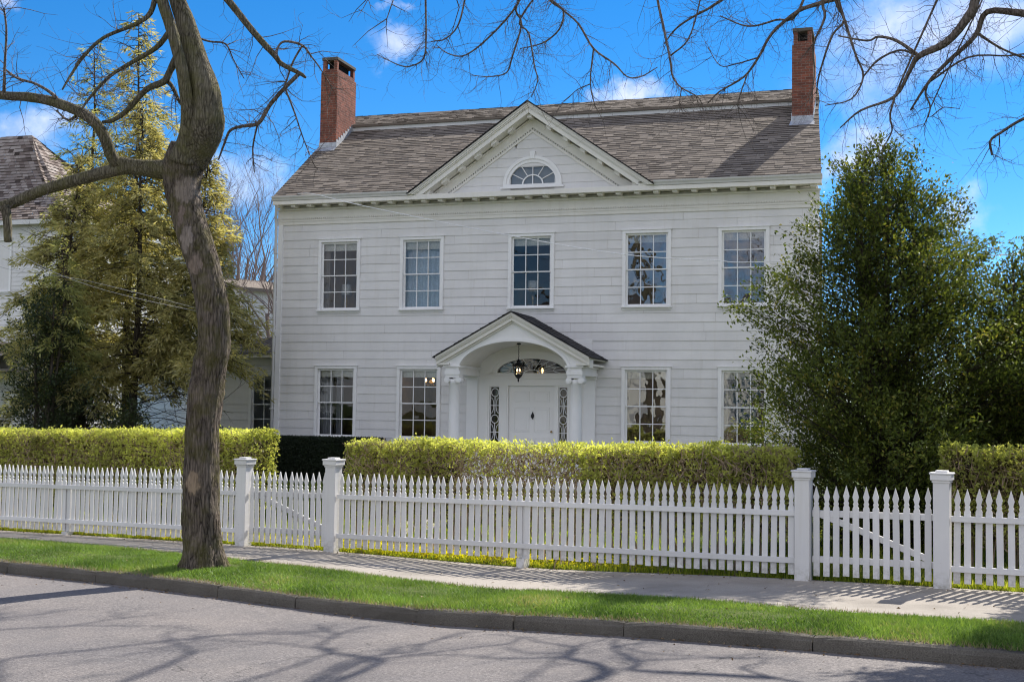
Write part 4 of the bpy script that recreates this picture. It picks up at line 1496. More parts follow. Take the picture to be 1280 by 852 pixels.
# bare earth right around the trunk foot
keep = ~(np.hypot(S + 8.68, (T + 2.5) * 1.0) < 0.36 + 0.16 * rng.random(len(S)) + 0.12 * np.sin(3 * np.arctan2(T + 2.5, S + 8.68)))
S, T, u, pn = S[keep], T[keep], u[keep], pn[keep]
Z = slope(S) + 0.03 * np.sin(np.pi * np.clip(u, 0, 1)) - 0.008
h = rng.uniform(0.02, 0.05, len(S)) * np.clip(1 + 0.55 * pn, 0.5, 2.3)
o = blades('verge_grass', S, T, Z, h, rng.uniform(0.007, 0.014, len(S)), M['grass'], 1.3, np.clip(rng.random(len(S)) * 0.7 + 0.08 + 0.45 * smooth_noise(S, T, 2.6, 41) + 0.2 * pn, 0, 1))
tag(o, 'bright green spring grass growing between kerb and pavement', 'grass', kind='stuff')
n = 11000
S = rng.uniform(-20, 4.5, n)
edge = rng.random(n)
T = np.where(edge < 0.45, kerb_t(S) + np.abs(rng.normal(0.06, 0.05, n)), np.where(edge < 0.75, walk_t(S) + rng.normal(0.0, 0.05, n), kerb_t(S) + rng.uniform(0, 1, n) * (walk_t(S) - kerb_t(S))))
near = edge > 0.93
S = np.where(near, rng.normal(-8.2, 0.4, n), S)
T = np.where(near, rng.normal(-2.35, 0.25, n), T)
o = blades('dry_grass', S, T, slope(S) - 0.005, rng.uniform(0.02, 0.06, n), rng.uniform(0.005, 0.01, n), M['dry'], 1.0)
tag(o, 'dry straw coloured grass fringe along the kerb and pavement edges', 'grass', kind='stuff')
n = 60000
S = rng.uniform(-20, 6, n)
T = 0.07 + 9.5 * rng.random(n) ** 1.9
Z = gz(S, T)
o = blades('lawn_grass', S, T, Z - 0.005, rng.uniform(0.06, 0.14, n), rng.uniform(0.012, 0.022, n), M['lawn'], 0.7)
tag(o, 'yellow green lawn grass behind the picket fence', 'grass', kind='stuff')
n = 26000
S = rng.uniform(-19, -3.2, n)
keep = rng.random(n) < np.clip((-S - 2.6) / 5.0, 0.05, 1) * np.clip(0.6 + smooth_noise(S, S * 0, 3.0, 5) * 1.2, 0.1, 1)
S = S[keep]
T = rng.uniform(0.08, 0.6, len(S))
x = F0[0] + S * CA - T * SA
y = F0[1] + S * SA + T * CA
C_ = np.stack([x, y, gz(S, T) + rng.uniform(0.0, 0.15, len(S))], 1)
D_ = unit(rng.normal(0, 1, (len(S), 3)) + (0, 0, 0.7))
o = np_mesh('yellow_flowers', leaf_quads(C_, D_, unit(rng.normal(0, 1, (len(S), 3)) + (0, -1, 0.4)), rng.uniform(0.03, 0.055, len(S)), rng.uniform(0.02, 0.035, len(S))), 4, M['flower'])
tag(o, 'low yellow flowering ground cover along the foot of the picket fence', 'flowers', kind='stuff')

n = 1500
S = rng.uniform(-20, 4, n)
k_ = rng.random(n)
T = np.where(k_ < 0.45, kerb_t(S) - np.abs(rng.normal(0.05, 0.10, n)), np.where(k_ < 0.7, rng.uniform(-5.5, 0, n), rng.normal(-0.05, 0.12, n)))
kt, wt = kerb_t(S), walk_t(S)
zz = np.where(T < kt, slope(S) - 0.148, np.where(T < wt, slope(S) + 0.05, slope(S) + 0.010))
C_ = np.stack([F0[0] + S * CA - T * SA, F0[1] + S * SA + T * CA, zz + rng.uniform(0.0, 0.012, n)], 1)
D_ = unit(rng.normal(0, 1, (n, 3)) * (1, 1, 0.15))
o = np_mesh('leaf_litter', leaf_quads(C_, D_, unit(rng.normal(0, 0.3, (n, 3)) + (0, 0, 1)), rng.uniform(0.02, 0.05, n), rng.uniform(0.012, 0.03, n)), 4, M['litter'])
tag(o, 'dry brown leaves and grit lying along the kerb and pavement', 'leaf litter', kind='stuff')

# ================================================================== FENCE
PK = [(-0.0375, 0.0), (0.0375, 0.0), (0.0375, 0.845), (0.024, 0.875), (0.032, 0.897), (0.021, 0.925), (0.0375, 0.985), (0.0, 1.118), (-0.0375, 0.985), (-0.021, 0.925), (-0.032, 0.897), (-0.024, 0.875), (-0.0375, 0.845)]
pm = MB()
pm.prism(PK, -0.010, 0.010, 'y')
pickets_proto = []


def picket_mesh():
    o = pm.build('picket', M['fence'], None)
    me = o.data
    bpy.data.objects.remove(o)
    return me


picket_me = picket_mesh()


def fence_section(name, s0, s1, label, cat, rails='front', brace=False, piers=(), pitch=0.113, group=None):
    L = s1 - s0
    root = empty(name, W(s0, 0, float(fence_z(s0))), ANG)
    tag(root, label, cat, group)
    sl = SL

    def P(x, y, z):          # local, following the fall of the street
        return (x, y, z + sl * x)

    def bar(nm, z0, z1, y0, y1, a=0.0, b=L):
        mb = MB()
        v = [(x, y, z) for x in (a, b) for y in (y0, y1) for z in (z0, z1)]
        Mx = Matrix(FRAMES[root.name]).inverted()
        pts = [tuple(Mx @ Vector(P(*q))) for q in v]
        i = 0
        mb.v = pts
        for q in ((0, 1, 3, 2), (4, 6, 7, 5), (0, 4, 5, 1), (2, 3, 7, 6), (0, 2, 6, 4), (1, 5, 7, 3)):
            mb.f.append(q)
            mb.r.append(0.5)
            mb.sm.append(False)
        return mb.build(nm, M['fence'], root, bevel=0.004)
    if rails == 'front':
        ya, yb = -0.048, -0.0105
        bar('rail', 0.795, 0.865, ya, yb)
        bar('rail', 0.205, 0.275, ya, yb)
    else:
        ya, yb = 0.0105, 0.048
        bar('rail', 0.795, 0.875, ya, yb)
        bar('rail', 0.225, 0.305, ya, yb)
    n = max(2, int(round(L / pitch)))
    for k in range(n):
        x = L * (k + 0.5) / n
        o = bpy.data.objects.new('picket', picket_me)
        COL.objects.link(o)
        o.parent = root
        o.location = (x, random.uniform(-0.002, 0.002), 0.068 + sl * x + random.uniform(-0.012, 0.010))
        o.rotation_euler = (random.uniform(-0.012, 0.012), random.gauss(0, 0.009), random.uniform(-0.04, 0.04))
    if brace:
        mb = MB()
        Mx = Matrix(FRAMES[root.name]).inverted()
        a, b = (0.06, 0.80), (L - 0.08, 0.30)
        q = []
        for y in (0.012, 0.045):
            q += [P(a[0], y, a[1]), P(b[0], y, b[1]), P(b[0], y, b[1] + 0.08), P(a[0], y, a[1] + 0.08)]
        mb.v = [tuple(Mx @ Vector(v)) for v in q]
        for f in ((0, 1, 2, 3), (4, 7, 6, 5), (0, 4, 5, 1), (2, 6, 7, 3), (0, 3, 7, 4), (1, 5, 6, 2)):
            mb.f.append(f)
            mb.r.append(0.5)
            mb.sm.append(False)
        mb.build('brace', M['fence'], root)
    for sp in piers:
        x = sp - s0
        mb = MB()
        Mx = Matrix(FRAMES[root.name]).inverted()
        mb.box(x - 0.05, x + 0.05, 0.0115, 0.11, -0.15 + sl * x, 0.86 + sl * x, M=Mx)
        mb.box(x - 0.06, x + 0.06, -0.008 - 0.045, 0.1149, -0.15 + sl * x, 0.064 + sl * x, M=Mx)
        mb.build('support_post', M['fence'], root)
    return root


def gate_post(s, label, d=0.0):
    root = empty('gate_post', W(s, 0, float(fence_z(s)) + d), ANG)
    tag(root, label, 'post', 'white posts beside the gates')
    Mx = Matrix(FRAMES[root.name]).inverted()
    mb = MB()
    mb.box(-0.093, 0.093, -0.093, 0.093, -0.2, 1.31, M=Mx)
    mb.build('shaft', M['fence'], root, bevel=0.006)
    mb = MB()
    mb.box(-0.105, 0.105, -0.105, 0.105, 1.255, 1.285, M=Mx)
    mb.box(-0.122, 0.122, -0.122, 0.122, 1.2851, 1.355, M=Mx)
    mb.box(-0.132, 0.132, -0.132, 0.132, 1.3551, 1.378, M=Mx)
    mb.box(-0.07, 0.07, -0.07, 0.07, 1.3781, 1.402, M=Mx)
    mb.build('cap', M['fence'], root, bevel=0.007)
    return root


sA, sB, sC, sD = -10.10, -8.38, -1.163, 0.506
gate_post(sA, 'capped white gate post just right of the leaning street tree', 0.0)
gate_post(sB, 'capped white gate post left of the long middle fence run and dark hedge gap', 0.02)
gate_post(sC, 'capped white gate post left of the braced gate under the holly', -0.005)
gate_post(sD, 'capped white gate post at the right side of the braced gate', 0.0)
fence_section('picket_fence', -24.0, sA - 0.1, 'white picket fence run passing behind the leaning street tree', 'fence', 'front', piers=(-13.99, -18.9), pitch=0.1085)
fence_section('picket_gate', sA + 0.105, sB - 0.105, 'white picket gate between the posts next to the leaning street tree', 'gate', 'back', True, pitch=0.111)
fence_section('picket_fence', sB + 0.1, sC - 0.1, 'long white picket fence run in front of the middle hedge', 'fence', 'front', piers=(-5.13,), pitch=0.1135)
fence_section('picket_gate', sC + 0.105, sD - 0.105, 'white picket gate with diagonal brace in front of the tall holly', 'gate', 'back', True, pitch=0.1185)
fence_section('picket_fence', sD + 0.1, 5.0, 'white picket fence run at the right edge beyond the braced gate', 'fence', 'front', pitch=0.121)


# ================================================================== HEDGES
def hedge(s0, s1, t0, t1, h, n, label, sparse=None, stems=True, mat='hedge_leaf', base=0.30, size=(0.034, 0.064), round_=0.10, twigs=900):
    sm, tm = (s0 + s1) / 2, (t0 + t1) / 2
    root = empty('hedge', W(sm, tm, float(gz(sm, tm))), ANG)
    tag(root, label, 'hedge')
    a = np.array([(s1 - s0) * (h - base), (s1 - s0) * (t1 - t0), (s1 - s0) * (h - base) * 0.5, 2 * (t1 - t0) * (h - base), 0.5 * (s1 - s0) * (h - base)])
    cnt = (n * a / a.sum()).astype(int)
    Ss, Tt, Zz, Nn = [], [], [], []

    def add(s, t, z, nn):
        Ss.append(s); Tt.append(t); Zz.append(z); Nn.append(np.tile(nn, (len(s), 1)))
    U = lambda a, b, k: rng.uniform(a, b, k)
    dep = lambda k: np.abs(rng.normal(0, 0.075, k))
    k = cnt[0]; add(U(s0, s1, k), t0 + dep(k), U(base, h, k), (0, -1, 0.3))
    k = cnt[1]; add(U(s0, s1, k), U(t0, t1, k), h - dep(k), (0, -0.2, 1))
    k = cnt[2]; add(U(s0, s1, k), t1 - dep(k), U(base, h, k), (0, 1, 0.3))
    k = cnt[3] // 2; add(s0 + dep(k), U(t0, t1, k), U(base, h, k), (-1, 0, 0.3))
    k = cnt[3] // 2; add(s1 - dep(k), U(t0, t1, k), U(base, h, k), (1, 0, 0.3))
    k = cnt[4]; add(U(s0, s1, k), U(t0, t1, k), U(base, h, k), (0, -0.5, 0.6))
    big = np.concatenate([np.full(len(q), 1.0 if i < 5 else 1.5) for i, q in enumerate(Ss)])
    S, T, Z, N = np.concatenate(Ss), np.concatenate(Tt), np.concatenate(Zz), np.concatenate(Nn)
    # leaves sit in little tufts on the shoots
    cell = 0.085
    S0_, T0_, Z0_ = S.copy(), T.copy(), Z.copy()
    S = S + 0.05 * smooth_noise(S, Z, 9, 51)
    Z = Z + 0.07 * smooth_noise(S, T + Z, 9, 52)
    js, jt, jz = (np.floor(q / cell) for q in (S, T, Z))
    hsh = lambda m: np.modf(np.abs(np.sin(js * 12.9898 + jt * 78.233 + jz * 37.719 + m) * 43758.5453))[0]
    pull = np.where(rng.random(len(S)) < 0.7, 0.6, 0.15)
    S = S + pull * ((js + 0.15 + 0.7 * hsh(1)) * cell - S)
    Z = Z + pull * ((jz + 0.15 + 0.7 * hsh(2)) * cell - Z)
    T = T + 0.5 * pull * ((jt + 0.15 + 0.7 * hsh(3)) * cell - T)
    tuft = hsh(4)
    # soft uneven faces
    wob = 0.05 * smooth_noise(S, Z, 2.2, 8) + 0.035 * smooth_noise(S, Z, 6, 9)
    T = T + np.where(T < tm, -1, 1) * wob
    Z = Z + 0.03 * smooth_noise(S, T, 1.8, 3) + 0.02 * smooth_noise(S, T, 7, 4) + np.where(rng.random(len(S)) < 0.03, rng.random(len(S)) * 0.09, 0) * (Z > h - 0.1)
    edge = np.maximum(0, np.maximum((t0 + round_ - T), (T - t1 + round_))) / round_
    Z = Z - np.where(Z > h - 0.15, 0.06 * edge ** 2, 0)
    dens = np.clip(0.80 + 0.75 * smooth_noise(S * 1.0, Z * 1.0, 4.5, 12) + 0.5 * smooth_noise(S, Z, 11, 13), 0.42, 1)
    dens = dens * np.clip(0.35 + (Z - base) / 0.5, 0.12, 1)
    if sparse:
        dens = dens * np.where((S > sparse[0]) & (S < sparse[1]), np.where(Z > h - 0.16, 0.5, sparse[2]), 1)
    keep = rng.random(len(S)) < dens * np.where(tuft < 0.22, 0.15, 1.0)
    tuft = tuft[keep]
    S, T, Z, N, big = S[keep], T[keep], Z[keep], N[keep], big[keep]
    x = F0[0] + S * CA - T * SA
    y = F0[1] + S * SA + T * CA
    C0 = np.stack([x, y, gz(S, T) + Z], 1)
    D = unit(rng.normal(0, 1, (len(S), 3)) * 0.8 + N * 0.5 + (0, 0, 0.35))
    NN = unit(N + rng.normal(0, 0.7, (len(S), 3)))
    L = rng.uniform(size[0], size[1], len(S)) * big
    hn = smooth_noise(S, Z, 1.6, 22)
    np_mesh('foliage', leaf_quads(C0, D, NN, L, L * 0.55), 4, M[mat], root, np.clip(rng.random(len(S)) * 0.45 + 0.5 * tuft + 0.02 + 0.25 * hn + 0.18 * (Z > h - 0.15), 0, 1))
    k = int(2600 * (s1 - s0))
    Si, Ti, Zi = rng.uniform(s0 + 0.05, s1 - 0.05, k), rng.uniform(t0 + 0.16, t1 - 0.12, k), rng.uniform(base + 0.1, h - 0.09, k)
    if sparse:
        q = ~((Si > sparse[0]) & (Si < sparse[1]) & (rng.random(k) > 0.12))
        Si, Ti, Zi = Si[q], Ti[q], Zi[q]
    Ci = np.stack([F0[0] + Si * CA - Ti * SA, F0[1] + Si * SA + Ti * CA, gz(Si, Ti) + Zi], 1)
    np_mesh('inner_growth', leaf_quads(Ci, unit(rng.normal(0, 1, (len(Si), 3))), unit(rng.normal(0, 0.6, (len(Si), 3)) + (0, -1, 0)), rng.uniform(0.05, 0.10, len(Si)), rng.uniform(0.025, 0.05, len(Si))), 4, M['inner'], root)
    if stems:
        mb = MB()
        s = s0 + 0.12
        while s < s1 - 0.05:
            for q in range(random.randint(3, 5)):
                t = random.uniform(t0 + 0.1, t1 - 0.1)
                p = np.array(W(s + random.uniform(-0.05, 0.05), t, gxy(*W(s, t)[:2]) - 0.05))
                d = np.array((random.uniform(-0.22, 0.22), random.uniform(-0.16, 0.16), 1.0))
                pts, rad = [p], [random.uniform(0.009, 0.018)]
                hh = random.uniform(0.75, 0.98) * h
                for k in range(5):
                    p = p + d * hh / 5 * np.array((1, 1, 1.0)) + np.array((random.uniform(-0.04, 0.04), random.uniform(-0.03, 0.03), 0))
                    pts.append(p)
                    rad.append(rad[0] * (1 - 0.16 * (k + 1)))
                mb.tube(pts, rad, 5, cap=False)
            s += random.uniform(0.16, 0.34)
        for k in range(twigs):
            s, z = random.uniform(s0, s1), random.uniform(0.3, h - 0.02)
            t = random.choice((t0 + abs(random.gauss(0, 0.1)), random.uniform(t0, t1)))
            p = np.array(W(s, t, gxy(*W(s, t)[:2]) + z))
            d = unit(np.array((random.gauss(0, 0.6), random.gauss(-0.3, 0.5), random.uniform(0.2, 1.1))))
            l = random.uniform(0.10, 0.28)
            mb.tube([p - d * l * 0.5, p + np.array((0, 0, 0.01)), p + d * l * 0.5], [0.006, 0.005, 0.003], 3, cap=False)
        mb.build('stems', M['hedge_twig'], root, uv=False, recalc=False)
    return root


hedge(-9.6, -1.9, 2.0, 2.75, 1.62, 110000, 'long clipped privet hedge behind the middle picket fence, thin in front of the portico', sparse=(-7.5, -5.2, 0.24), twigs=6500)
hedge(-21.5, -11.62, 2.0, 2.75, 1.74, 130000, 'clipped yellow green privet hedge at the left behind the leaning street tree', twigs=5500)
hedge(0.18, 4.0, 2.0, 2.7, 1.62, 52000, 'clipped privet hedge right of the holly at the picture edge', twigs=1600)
# old woody stools with sprouting shoots right behind the fence
shr = random.Random(77)
for (a_, b_, lab) in ((-7.9, -1.5, 'row of brown woody shrub stems just behind the middle picket fence'), (-18.0, -10.5, 'row of brown woody shrub stems just behind the left picket fence')):
    mb = MB()
    s = a_
    while s < b_:
        for q in range(shr.randint(3, 6)):
            p = np.array(W(s + shr.uniform(-0.07, 0.07), shr.uniform(0.10, 0.34), float(slope(s)) - 0.05))
            d = np.array((shr.uniform(-0.35, 0.35), shr.uniform(0.0, 0.6), 1.0))
            l = shr.uniform(0.25, 0.7)
            mb.tube([p, p + d * l * 0.5 + np.array((shr.uniform(-.03, .03), 0, 0)), p + d * l], [0.016, 0.011, 0.005], 5, cap=False)
        s += shr.uniform(0.28, 0.6)
    tag(mb.build('woody_stems', M['hedge_twig'], None, uv=False, recalc=False), lab, 'shrub stems', kind='stuff')
# dark hedge close to the house wall
hx0, hx1, hy0, hy1 = -16.6, -12.7, 28.9, 29.8
dh = empty('dark_hedge', ((hx0 + hx1) / 2, (hy0 + hy1) / 2, 0.2))
tag(dh, 'dark shaded evergreen hedge under the lowest left window of the house', 'hedge')
n = 26000
P_ = np.stack([rng.uniform(hx0, hx1, n), np.where(rng.random(n) < 0.7, hy0 + np.abs(rng.normal(0, 0.06, n)), rng.uniform(hy0, hy1, n)), rng.uniform(0.15, 1.28, n)], 1)
top = rng.random(n) < 0.3
P_[top, 2] = 1.28 - np.abs(rng.normal(0, 0.03, top.sum()))
P_[top, 1] = rng.uniform(hy0, hy1, top.sum())
np_mesh('foliage', leaf_quads(P_, unit(rng.normal(0, 1, (n, 3)) + (0, -0.3, 0.3)), unit(rng.normal(0, 1, (n, 3)) + (0, -1, 0.5)), rng.uniform(0.04, 0.08, n), rng.uniform(0.018, 0.03, n)), 4, M['yew'], dh)
mb = MB()
mb.box(hx0 + 0.12, hx1 - 0.12, hy0 + 0.14, hy1 - 0.12, 0.1, 1.2)
mb.build('dense_interior', M['yew'], dh)


# ================================================================== TREES
def twiggy(mb, pts, rads, n, lmin=0.2, lmax=0.8, depth=2, droop=0.25, r0=0.008, rr=random, up=0.0, start=0.1):
    """side twigs along a branch line"""
    pts = [np.array(p, float) for p in pts]
    seg = [np.linalg.norm(b - a) for a, b in zip(pts[:-1], pts[1:])]
    tot = sum(seg)
    for k in range(n):
        d = tot * (start + (1 - start) * rr.random() ** 0.8)
        i = 0
        while i < len(seg) - 1 and d > seg[i]:
            d -= seg[i]
            i += 1
        f = min(1, d / seg[i])
        p = pts[i] + (pts[i + 1] - pts[i]) * f
        rb = rads[i] + (rads[i + 1] - rads[i]) * f
        ax = unit(pts[i + 1] - pts[i])
        dr = np.array([rr.gauss(0, 1) for _ in range(3)])
        dr -= ax * (dr @ ax)
        dr = unit(unit(dr) * 0.9 + ax * rr.uniform(0.2, 1.0) + np.array((0, 0, up)))
        l = rr.uniform(lmin, lmax)
        r = min(r0 * rr.uniform(0.7, 1.2), rb * 0.8)
        q, rad = [p], [r]
        c = p.copy()
        m = 4
        for j in range(m):
            dr = unit(dr + np.array([rr.gauss(0, 0.22) for _ in range(3)]) + np.array((0, 0, -droop if j < 2 else droop * 0.9)) * rr.uniform(0.1, 1))
            c = c + dr * l / m
            q.append(c.copy())
            rad.append(max(0.0016, r * (1 - 0.8 * (j + 1) / m)))
        mb.tube(q, rad, 4 if r > 0.005 else 3, cap=False)
        if depth > 1:
            twiggy(mb, q, rad, rr.randint(2, 4), lmin * 0.45, lmax * 0.45, depth - 1, droop, r * 0.65, rr, up)


def smooth_line(pts, sub=3):
    """Catmull-Rom through (x,y,z,r) points"""
    P = [np.array(p, float) for p in pts]
    P = [2 * P[0] - P[1]] + P + [2 * P[-1] - P[-2]]
    out = []
    for i in range(1, len(P) - 2):
        for k in range(sub):
            t = k / sub
            a, b, c, d = P[i - 1], P[i], P[i + 1], P[i + 2]
            out.append(0.5 * ((2 * b) + (c - a) * t + (2 * a - 5 * b + 4 * c - d) * t * t + (3 * b - a - 3 * c + d) * t ** 3))
    out.append(P[-2])
    return [tuple(o[:3]) for o in out], [max(0.0015, float(o[3])) for o in out]


# ---- leaning street tree on the verge
scars = [(-9.33, 14.69, 5.01, 0.171, 0.198, (0.313, 0.258, 0.211)), (-9.36, 14.70, 4.65, 0.068, 0.156, (0.245, 0.19, 0.156)), (-9.26, 14.68, 4.31, 0.110, 0.211, (0.326, 0.272, 0.231)), (-9.11, 14.65, 3.96, 0.126, 0.153, (0.286, 0.224, 0.177)), (-9.06, 14.64, 1.02, 0.117, 0.166, (0.38, 0.29, 0.20))]
M['bark'] = m_bark('rough_grey_brown_bark', (0.035, 0.028, 0.023), (0.19, 0.155, 0.125), (0.11, 0.10, 0.035), scars)
M['upper_bark'] = m_bark('mossy_upper_bark', (0.05, 0.042, 0.03), (0.21, 0.185, 0.135), (0.15, 0.14, 0.06), (), 1.2)
st = empty('street_tree', (-9.0, 14.90, -0.14))
tag(st, 'bare leaning street tree with pale pruning scars on the verge beside the left gate', 'tree')


def bark_trunk(mb, pts, n=28, flare=None, sub=4, relief=0.0):
    p, r = smooth_line(pts, sub)
    i0 = len(mb.v)
    mb.tube(p, r, n, 0.5, True, 0.0)
    m = len(p)
    A = np.arange(n) * 2 * math.pi / n
    q = np.random.default_rng(n)
    Zl = np.cumsum([0] + [math.dist(a, b) for a, b in zip(p[:-1], p[1:])])
    waves = [(q.integers(9, 26), q.uniform(-3, 3), q.uniform(0, 6.28), q.uniform(1.5, 6), q.uniform(0, 6.28)) for _ in range(14)]
    for k in range(m):
        g = 1 + 0.035 * np.sin(A * 3 + Zl[k] * 1.3) + 0.022 * np.sin(A * 7 - Zl[k] * 1.9)
        if relief:
            h = sum(np.sin(A * f + Zl[k] * w + ph) * math.sin(Zl[k] * z + p2) for f, w, ph, z, p2 in waves) / 3.0
            g = g + relief * (np.abs(h) - 0.5) + q.normal(0, relief * 0.35, n)
        if flare:
            g = g + flare * math.exp(-max(0, p[k][2] + 0.1) / 0.16) * (0.7 + 0.5 * np.sin(A * 4 + 1))
        for j in range(n):
            i = i0 + k * n + j
            x, y, z = mb.v[i]
            mb.v[i] = (p[k][0] + (x - p[k][0]) * g[j], p[k][1] + (y - p[k][1]) * g[j], z)


mb = MB()
bark_trunk(mb, [(a, b, c, d * (0.89 if c < 4 else 0.94)) for a, b, c, d in TRUNK[0]], 84, 0.20, 11, 0.045)
mb.build('trunk', M['bark'], st, uv=False)
for q in STEMS:
    q = [(a, b, c, d * (1.0 if c < 6.9 else 0.94)) for a, b, c, d in q]
    mb = MB()
    bark_trunk(mb, q, 44, None, 9, 0.03)
    mb.build('stem', M['upper_bark'], st, uv=False)
tw = MB()
rr = random.Random(12)
for i, q in enumerate(LIMBS):
    mb = MB()
    p, r = smooth_line(q, 4)
    mb.tube(p, r, 10 if r[0] > 0.03 else 6, 0.5, True, 0.05)
    mb.build('limb', M['upper_bark'] if r[0] > 0.03 else M['twig'], st, uv=False)
    ln = sum(math.dist(a[:3], b[:3]) for a, b in zip(q[:-1], q[1:]))
    if i not in (0, 3):
        twiggy(tw, p, r, int(6 + ln * (9 if r[0] < 0.05 else 5)), 0.2, 0.85, 2, 0.22, 0.0062, rr, 0.25, 0.25)
tw.build('twigs', M['twig'], st, uv=False, recalc=False)

# ---- large bare street tree just outside the right edge, its branches hang over the street
OT = W(6.4, 2.2, 0.0)
ot = empty('overhanging_tree', (OT[0], OT[1], gxy(OT[0], OT[1])))
tag(ot, 'large bare tree whose thin branches hang down across the upper sky from the right', 'tree')
mb = MB()
bark_trunk(mb, [(OT[0], OT[1], -0.2, 0.42), (OT[0] - 0.05, OT[1], 1.5, 0.34), (OT[0] - 0.2, OT[1] + 0.1, 4.0, 0.30), (OT[0] - 0.5, OT[1] + 0.1, 6.5, 0.26), (OT[0] - 0.9, OT[1] + 0.2, 9.5, 0.17), (OT[0] - 1.2, OT[1] + 0.3, 13, 0.06)], 18, 0.2)
mb.build('trunk', M['bark'], ot, uv=False)
HL = [[W(6.3, 2.2, 5.2) + (0.20,), W(4.6, 2.4, 8.6) + (0.16,), W(2.2, 2.6, 10.0) + (0.13,), W(-1.5, 2.8, 10.4) + (0.10,), W(-5.5, 2.8, 10.2) + (0.07,), W(-10, 2.7, 9.9) + (0.03,)],
      [W(6.1, 2.2, 7.0) + (0.15,), W(4.5, 2.8, 9.6) + (0.12,), W(1.5, 3.3, 11.2) + (0.09,), W(-3, 3.4, 11.4) + (0.05,), W(-6, 3.3, 11.2) + (0.03,)]]
heavy = []
for q in HL:
    mb = MB()
    p, r = smooth_line(q, 5)
    heavy += [(np.array(a), b) for a, b in zip(p, r)]
    mb.tube(p, r, 10, 0.5, True, 0.05)
    mb.build('limb', M['twig'], ot, uv=False)
tw = MB()
rr = random.Random(5)
free = []
for i, q in enumerate(OVER):
    a = np.array(q[0][:3])
    if a[2] > 8.0 or i in (0, 1, 2, 5, 6, 9, 12, 16, 20, 22, 23):   # leaves the picture at the top: join it to a heavy limb
        cand = [(np.linalg.norm(h_[:3] - (a + np.array((0.9, -0.1, 0.9)))), k) for k, (h_, _) in enumerate(heavy)]
        h_, hr = heavy[min(cand)[1]]
        mid = (h_ + a) / 2 + np.array((0.15, 0, 0.12))
        q = [(*h_, min(hr * 0.8, q[0][3] * 1.6)), (*mid, q[0][3] * 1.25)] + list(q)
    p, r = smooth_line(q, 4)
    r = [v * (0.78 if v > 0.02 else 0.9) for v in r]
    mb = MB()
    mb.tube(p, r, 8 if max(r) > 0.03 else 5, 0.5, True, 0.06)
    mb.build('branch', M['twig'], ot, uv=False)
    ln = sum(math.dist(a_[:3], b_[:3]) for a_, b_ in zip(q[:-1], q[1:]))
    twiggy(tw, p, r, int(7 + ln * 11), 0.15, 0.9, 2, 0.3, 0.0050, rr, -0.1, 0.1)
for p_, r_ in ((HL[0], 26), (HL[1], 22)):
    p, r = smooth_line(p_, 5)
    twiggy(tw, p, r, r_, 0.8, 2.2, 3, 0.2, 0.016, rr, 0.0, 0.2)
tw.build('twigs', M['twig'], ot, uv=False, recalc=False)


